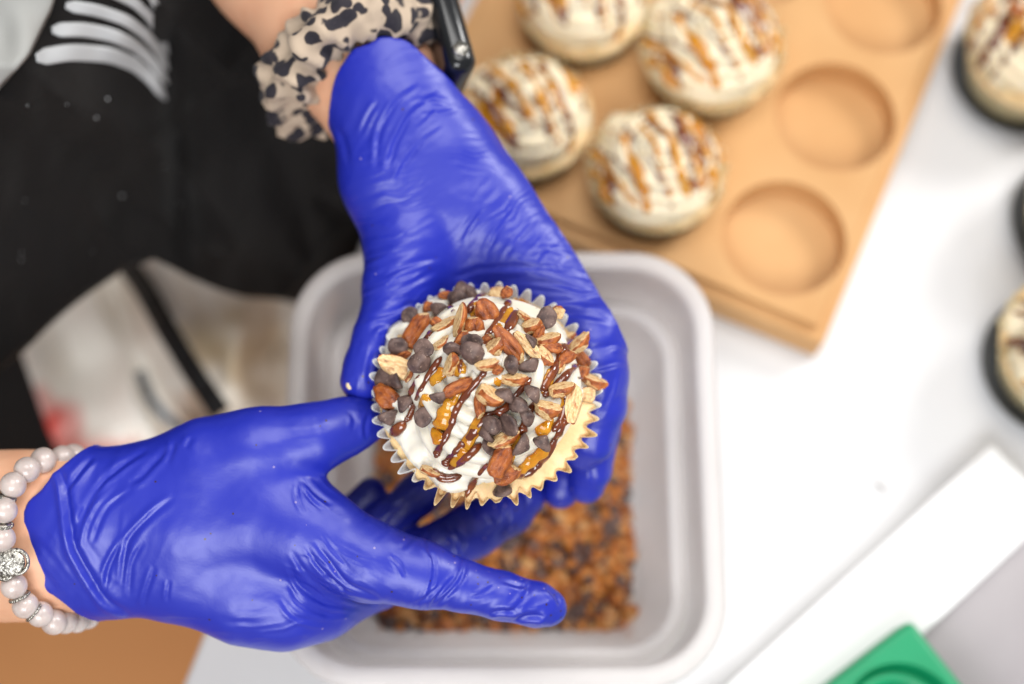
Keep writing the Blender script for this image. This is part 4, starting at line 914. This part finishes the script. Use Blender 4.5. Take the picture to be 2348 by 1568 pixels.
# --- blurred cupcakes behind
def bg_cupcake(loc, label, scale, seed, ang, liner='yellow', toppings=False, shadow_ring=False, group='finished cupcakes'):
    k = empty('cupcake', loc, label, 'cupcake', group)
    R1 = .043
    obj('paper_liner', liner_mesh('paper_liner', R1, .040, n=44, yellow=None, seed=seed), k)
    ck = obj('cake', disc_mesh('cake', R1*.93, .005, 8, 90, M['cake'], nz=.0006, seed=seed, under=.010), k); ck.location.z = -.002
    fr = obj('frosting', frosting_mesh('frosting', R0=.0245, r0=.0150, top=.021, turns=2.5, phase=seed, ns=220, nc=48, m=M['cream_gold']), k); fr.location.z = .001
    wh_ = obj('cream_layer', disc_mesh('cream_layer', R1*.86, .010, 10, 90, M['cream_gold'], edge=lambda A: .05*np.sin(A*5+seed)+.04*np.sin(A*9+seed*2)+.03*np.sin(A*2+seed), nz=.002, seed=seed+2, off=(-.001, .002), under=.003), k)
    bvv = bvh_of([(ck, Matrix.Translation(ck.location)), (fr, Matrix.Translation(fr.location)), (wh_, Matrix())])
    ray = lambda x, y: (Vector((x, y, .12)), Vector((0, 0, -1)))
    rs = random.Random(seed); a = R(ang); ux, uy = math.cos(a), math.sin(a)
    for s in range(15):
        o_ = -.036+s*.0051+rs.uniform(-.003, .003); car = s % 2 == 0; mt = M['caramel'] if car else M['choc_sauce']; hl = math.sqrt(max(.0003, .040**2-o_*o_)); t0, t1 = -hl*rs.uniform(.4, 1), hl*rs.uniform(.4, 1)
        tw = rs.uniform(-.16, .16)
        ln = [(-uy*(o_+tw*t)+ux*t+rs.uniform(-.0015, .0015), ux*(o_+tw*t)+uy*t+rs.uniform(-.0015, .0015)) for t in [t0+(t1-t0)*i/5 for i in range(6)]]
        drizzle('caramel_drizzle' if car else 'chocolate_drizzle', bvv, ray, ln, rs.uniform(.0016, .0032) if car else rs.uniform(.0012, .0024), mt, k, Matrix(), flat=.45, bead=.6, step=.0022, seed=seed*3+s, sink=.3, smooth=2)
    if toppings:
        for s in range(26):
            a_, r_ = rs.uniform(0, 6.28), .034*math.sqrt(rs.random()); h_ = bvv.ray_cast(Vector((r_*math.cos(a_), r_*math.sin(a_), .12)), Vector((0, 0, -1)))
            if h_[0] is None: continue
            if s % 3 == 0: c = obj('chocolate_chip', chipM[s % 4], k); c.rotation_euler = (rs.uniform(-1, 1), rs.uniform(-1, 1), 0)
            else: c = obj('nut_piece', nutM[('cut', 'half', 'skin')[s % 3]][s % 4], k); c.scale = (.0055, .0034, .0026); c.rotation_euler = (rs.uniform(-.4, .4), rs.uniform(-.4, .4), rs.uniform(0, 6))
            c.location = h_[0]+Vector((0, 0, .0015))
    if shadow_ring:
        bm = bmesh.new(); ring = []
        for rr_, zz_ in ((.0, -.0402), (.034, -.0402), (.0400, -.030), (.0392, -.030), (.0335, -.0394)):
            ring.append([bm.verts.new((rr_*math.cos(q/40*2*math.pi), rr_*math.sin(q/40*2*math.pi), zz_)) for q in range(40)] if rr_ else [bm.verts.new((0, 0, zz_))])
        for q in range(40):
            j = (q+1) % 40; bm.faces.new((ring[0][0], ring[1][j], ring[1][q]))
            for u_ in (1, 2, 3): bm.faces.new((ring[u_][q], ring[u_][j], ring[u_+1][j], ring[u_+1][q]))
        obj('shadow_base', from_bm('shadow_base', bm, [M['shadow_ring']]), k)  # dark ring added as the contact shadow at the cupcake's foot
    k.scale = (scale,)*3
    return k
def copy_tree(o, parent=None):
    c = o.copy(); C.collection.objects.link(c); c.parent = parent
    for ch in list(o.children): copy_tree(ch, c)
    return c

# wooden board with round recesses
BT = .030
cor = at(1892, 782, BT); c_r = at(2206, 0, BT); c_l = at(1283, 545, BT)
vy = (c_r-cor).normalized(); vx = (c_l-cor).normalized(); vx = (vx-vy*vx.dot(vy)).normalized()
board_e = empty('cupcake_board', (cor+vx*.15+vy*.15)*1, 'light wooden board with round recesses, half filled with cupcakes', 'board')
board_e.location.z = 0
BX, BY = .262, .45
def bp(a, b, z): q = cor+vx*a+vy*b; return Vector((q.x, q.y, z))
bs = slab_poly('board', [bp(0, 0, 0), bp(BX, 0, 0), bp(BX, BY, 0), bp(0, BY, 0)], .0005, BT-.006, M['wood'], .0015)
ins = .0065; bt = slab_poly('board_top', [bp(ins, ins, 0), bp(BX-ins, ins, 0), bp(BX-ins, BY-ins, 0), bp(ins, BY-ins, 0)], BT-.0065, BT, M['wood'], .0015)
h1, h2, h3 = at(1797, 545, BT), at(1915, 268, BT), at(1492, 432, BT)
du = (h3-h1); dv = (h2-h1); hole_r = .0345
# use board axes with the measured spacing
su, sv = du.dot(vx), dv.dot(vy); h1v = h1-cor; ha, hb = h1v.dot(vx), h1v.dot(vy)
print('board', 'width needed', su*2+ha*2, 'spacing', su, sv, 'first', ha, hb)
bmh = bmesh.new(); centres = []
for i in range(3):
    for j in range(5):
        p = bp(ha+su*i, hb+sv*j, BT); centres.append((i, j, p))
        if hb+sv*j > BY-.05: continue
        bmesh.ops.create_cone(bmh, segments=72, radius1=hole_r*.985, radius2=hole_r*1.01, depth=.04, cap_ends=True, matrix=Matrix.Translation((p.x, p.y, BT-.017+.02)))
hm = from_bm('holes', bmh, [M['wood']]); ho = bpy.data.objects.new('holes', hm); C.collection.objects.link(ho)
def boolcut(me, cutter):
    o = bpy.data.objects.new('tmp', me); C.collection.objects.link(o); md = o.modifiers.new('b', 'BOOLEAN'); md.operation = 'DIFFERENCE'; md.object = cutter; md.solver = 'EXACT'
    dg = bpy.context.evaluated_depsgraph_get(); r = bpy.data.meshes.new_from_object(o.evaluated_get(dg)); bpy.data.objects.remove(o); return r
bt2 = boolcut(bt, ho); bs2 = boolcut(bs, ho); bpy.data.objects.remove(ho)
for nm, mm in (('board_base', bs2), ('board_top', bt2)):
    for p in mm.polygons: p.use_smooth = False
    mm.transform(Matrix.Translation(-board_e.location)); obj(nm, mm, board_e)

def hole(i, j): return bp(ha+su*i, hb+sv*j, BT-.017)
S = .94
b1 = bg_cupcake(hole(1, 0)+Vector((0, 0, .0005+.040*S)), 'cupcake in the board recess nearest the tub, with a bare yellow paper edge in front', S, 3, 112, group='cupcakes on the wooden board')
def put(src, p, rz, lab, s=S, grp='cupcakes on the wooden board'):
    k = copy_tree(src); k.location = p+Vector((0, 0, .0005+.040*s)); k.rotation_euler = (0, 0, R(rz)); k['label'] = lab; k['group'] = grp; k.scale = (s,)*3; return k
b2 = bg_cupcake(hole(2, 0)+Vector((0, 0, .0005+.040*S)), 'cupcake on the board beside the wrist of the upper glove', S, 8, 118, group='cupcakes on the wooden board')
put(b1, hole(1, 1), 12, 'tall cupcake on the board next to the upper empty recess', 1.0)
put(b2, hole(2, 1), -14, 'cupcake on the board cut by the top picture edge, right of the watch')
r1 = bg_cupcake(Vector((0, 0, .0435))+at(2328, 182, 0), 'pale cupcake on the white table, right of the board corner at top', 1.06, 14, 60, toppings=True, shadow_ring=True, group='cupcakes on the white table')
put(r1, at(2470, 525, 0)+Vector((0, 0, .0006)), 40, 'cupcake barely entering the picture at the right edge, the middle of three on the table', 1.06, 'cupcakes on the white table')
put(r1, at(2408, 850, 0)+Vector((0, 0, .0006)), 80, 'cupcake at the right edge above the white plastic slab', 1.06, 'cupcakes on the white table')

# ---------------------------------------------------------------- tub with nuts
TZ = .075
xl, xr = at(648, 1050, TZ).x, at(1651, 1050, TZ).x; yt, yb = at(1150, 577, TZ).y, at(1150, 1578, TZ).y
tc_ = Vector(((xl+xr)/2, (yt+yb)/2, 0)); hx, hy = (xr-xl)/2, (yt-yb)/2
print('tub', xl, xr, yb, yt)
def rrect(hx, hy, r, n=14):
    P = []
    for cx, cy, a0 in ((1, 1, 0), (-1, 1, 90), (-1, -1, 180), (1, -1, 270)):
        for i in range(n+1):
            a = R(a0+90*i/n); P.append((cx*(hx-r)+r*math.cos(a), cy*(hy-r)+r*math.sin(a)))
    return P
tub = empty('plastic_tub', tc_, 'milky white plastic tub with stepped walls holding chopped nuts and chips', 'tub')
prof = [(0, .066, .042), (.0, .0735, .042), (.0012, .075, .041), (.0055, .0755, .037), (.0092, .0750, .034), (.0100, .0740, .0335), (.0106, .070, .033), (.0125, .060, .032), (.0140, .0400, .031), (.0147, .0375, .030), (.0156, .0372, .0295), (.0162, .0390, .029), (.0172, .0405, .0285), (.0195, .0410, .028), (.0218, .0405, .027), (.0228, .0390, .0265), (.0234, .0365, .026), (.0290, .020, .024), (.0345, .008, .020), (.037, .0048, .018), (.041, .004, .016)]
loops = []
for ins_, z, r_ in prof: loops.append([(x, y, z) for x, y in rrect(hx-ins_, hy-ins_, max(.008, r_))])
n = len(loops[0]); outer = [[(x, y, z-.0022 if z > .01 else .0005) for x, y in [(p[0]*(1+.0016/hx*(1 if i > 3 else 0)), p[1]*(1+.0016/hy*(1 if i > 3 else 0))) for p in loops[i]]] for i, z in enumerate([p[1] for p in prof])]
co = [p for L in loops for p in L]; NL = len(loops); base = len(co); co += [p for L in outer for p in L]
f = []
for k in range(NL-1):
    for i in range(n):
        j = (i+1) % n; f.append((k*n+i, k*n+j, (k+1)*n+j, (k+1)*n+i)); f.append((base+k*n+i, base+(k+1)*n+i, base+(k+1)*n+j, base+k*n+j))
for i in range(n): j = (i+1) % n; f.append((i, base+i, base+j, j))
me = mesh_np('tub_wall', np.array(co), np.array(f), [M['tub']]); obj('tub_wall', me, tub)
bm = bmesh.new(); vs = [bm.verts.new((x, y, .004)) for x, y, z in loops[-1]]; fc = bm.faces.new(vs); r_ = bmesh.ops.extrude_face_region(bm, geom=[fc])
for g in r_['geom']:
    if isinstance(g, bmesh.types.BMVert): g.co.z = .0005
bmesh.ops.recalc_face_normals(bm, faces=bm.faces); obj('tub_floor', from_bm('tub_floor', bm, [M['tub']], False), tub)
st = mat('sauce_residue', (.42, .33, .27), .5)
def streak(x, y0_, y1_, z, wd_):
    p0_, p1_ = at(x, y0_, z), at(x, y1_, z); me = uv_ball('sauce_streak', 1, st, 16); me.transform(Matrix.Diagonal((wd_, abs(p0_.y-p1_.y)/2, .0006, 1)))
    me.transform(Matrix.Rotation(R(-52), 4, 'Y')); o = obj('sauce_streak', me, tub); o.location = (p0_+p1_)/2-tc_; return o
# the heap of chopped nuts and chips: small real pieces joined, nobody could count them
lowN = [nut_mesh('low', 200+i, ('cut', 'half', 'skin')[i % 3], 2) for i in range(6)]
lowC = chip_mesh('lowc', 5)
cv, cf, cc_, cm = [], [], [], []; nv = 0
x0, x1 = at(872, 1100, .012).x-tc_.x, at(1440, 1100, .012).x-tc_.x; y1, y0 = at(1150, 905, .012).y-tc_.y, at(1150, 1440, .012).y-tc_.y
rs = random.Random(5)
def get(me):
    v = verts(me).astype(float); f_ = np.array([list(p.vertices) for p in me.polygons]); 
    a = me.color_attributes.get('Col'); c_ = np.zeros(len(v)); 
    if a: b_ = np.empty(len(v)*4, np.float32); a.data.foreach_get('color', b_); c_ = b_.reshape(-1, 4)[:, 0]
    return v, f_, c_
LN = [get(m_) for m_ in lowN]; LC = get(lowC)
hpx, hpy = (x1-x0)/2, (y1-y0)/2; hcx, hcy = (x0+x1)/2, (y0+y1)/2
for i in range(1900):
    x, y = rs.uniform(x0, x1), rs.uniform(y0, y1)
    ex, ey = abs(x-hcx)/hpx, abs(y-hcy)/hpy
    if max(0, ex-.85)**2+max(0, ey-.85)**2 > (.15+.03*math.sin(x*900+y*500))**2: continue
    hgt = .0055+rs.random()*(.009*(1-max(ex, ey)**6)+.001)
    chip = rs.random() < .30; v, f_, c_ = LC if chip else LN[i % 6]
    rot = np.array(Matrix.Rotation(rs.uniform(0, 6.3), 3, 'Z') @ Matrix.Rotation(rs.uniform(0, 3.1), 3, 'X') @ Matrix.Rotation(rs.uniform(0, 6.3), 3, 'Z'))
    s_ = 1.0 if chip else np.array([rs.uniform(.0045, .008), rs.uniform(.0032, .0055), rs.uniform(.0025, .004)])
    cv.append((v*s_) @ rot.T+np.array([x, y, hgt])); cf.append(f_+nv); cc_.append(c_); cm += [1 if chip else 0]*len(f_); nv += len(v)
hm = mesh_np('heap', np.concatenate(cv), np.concatenate(cf), [M['nut_heap'], M['chip']]); hm.polygons.foreach_set('material_index', np.array(cm, np.int32))
set_cols(hm, np.repeat(np.concatenate(cc_)[:, None], 3, 1))
hp = obj('chopped_nuts', hm); hp.location = tc_; hp['label'] = 'chopped pecans and chocolate chips covering the bottom of the tub'; hp['category'] = 'chopped nuts'; hp['kind'] = 'stuff'

# ---------------------------------------------------------------- slab, sheet, green mould, crumbs
sp = .018; p0 = at(2275, 1016, sp); pl = at(1850, 1402, sp); ps = at(2347, 1084, sp)
dl = (pl-p0).normalized(); ds = Vector((-dl.y, dl.x, 0)); 
if ds.dot(ps-p0) < 0: ds = -ds
wS = abs((at(2347, 1240, sp)-p0).dot(ds)); q4 = [p0, p0+dl*.34, p0+dl*.34+ds*wS, p0+ds*wS]
o = obj('plastic_slab', slab_poly('plastic_slab', [(q-p0) for q in q4], .0032, sp, M['slab'], .002)); o.location = (p0.x, p0.y, 0)
o['label'] = 'long white plastic slab lying diagonally between the tub and the green mould'; o['category'] = 'cutting board'
m0 = p0+dl*-.03+ds*wS*.55; q5 = [m0, m0+dl*.40, m0+dl*.40+ds*.32, m0+ds*.32]
o = obj('baking_sheet', slab_poly('baking_sheet', [(q-m0) for q in q5], .0005, .003, M['metal_sheet'], .0008)); o.location = (m0.x, m0.y, 0)
o['label'] = 'grey metal baking sheet under the green mould in the corner'; o['category'] = 'baking sheet'
gz = .042; g0 = at(2090, 1418, gz); ga = (at(1895, 1568, gz)-g0).normalized(); gb = Vector((-ga.y, ga.x, 0)); 
if gb.dot(at(2235, 1568, gz)-g0) < 0: gb = -gb
GL = .14; mould = empty('baking_mould', (g0.x, g0.y, sp), 'green silicone baking mould with round cup, cut by the bottom edge', 'mould')
gp = lambda a, b, z: ga*a+gb*b+Vector((0, 0, z))
gs = slab_poly('mould_body', [gp(0, 0, 0), gp(GL, 0, 0), gp(GL, GL, 0), gp(0, GL, 0)], .0005, gz-sp, M['green'], .004)
gc = gp(.0365, .0365, 0)
bmh = bmesh.new(); bmesh.ops.create_cone(bmh, segments=96, radius1=.026, radius2=.0325, depth=.03, cap_ends=True, matrix=Matrix.Translation((gc.x, gc.y, gz-sp-.016+.015)))
ho = bpy.data.objects.new('h', from_bm('h', bmh, [M['green']])); C.collection.objects.link(ho); gs2 = boolcut(gs, ho); bpy.data.objects.remove(ho)
for p in gs2.polygons: p.use_smooth = False
obj('mould_body', gs2, mould)
bmh = bmesh.new(); torus_bm(bmh, Vector((gc.x, gc.y, gz-sp-.011)), Matrix.Identity(3), .0235, .0042, 96, 14); obj('mould_ring', from_bm('mould_ring', bmh, [M['green']]), mould)
def crumb(loc, s, m, label, sd, cat='crumb'):
    bm = bmesh.new(); bmesh.ops.create_icosphere(bm, subdivisions=2, radius=1); me = from_bm('crumb', bm, [m]); v = verts(me).astype(float)
    v *= (1+.35*vnoise(v[:, 0]*1.7+sd, v[:, 1]*1.7, v[:, 2]*1.7, sd))[:, None]; me.vertices.foreach_set('co', (v*np.array(s)).astype(np.float32).ravel()); me.update()
    o = obj('crumb', me); o.location = loc; o['label'] = label; o['category'] = cat; return o
c = crumb(at(752, 1536, 0)+Vector((0, 0, .001)), (.0014, .0042, .0012), M['crumb'], 'thin brown crumb on the white table below the tub', 1); c.rotation_euler.z = R(25)
c = crumb(at(2018, 1118, 0)+Vector((0, 0, .0007)), (.0012, .0042, .0006), mat('grey_smear', (.45, .43, .42), .6), 'faint grey crumb on the bare white table above the slab', 2); c.rotation_euler.z = R(48)
c = crumb(W(800, 880, 2.35), (.0014, .0026, .0008), M['cream_crumb'], 'pale nut crumb stuck to the thumb of the upper glove', 3)
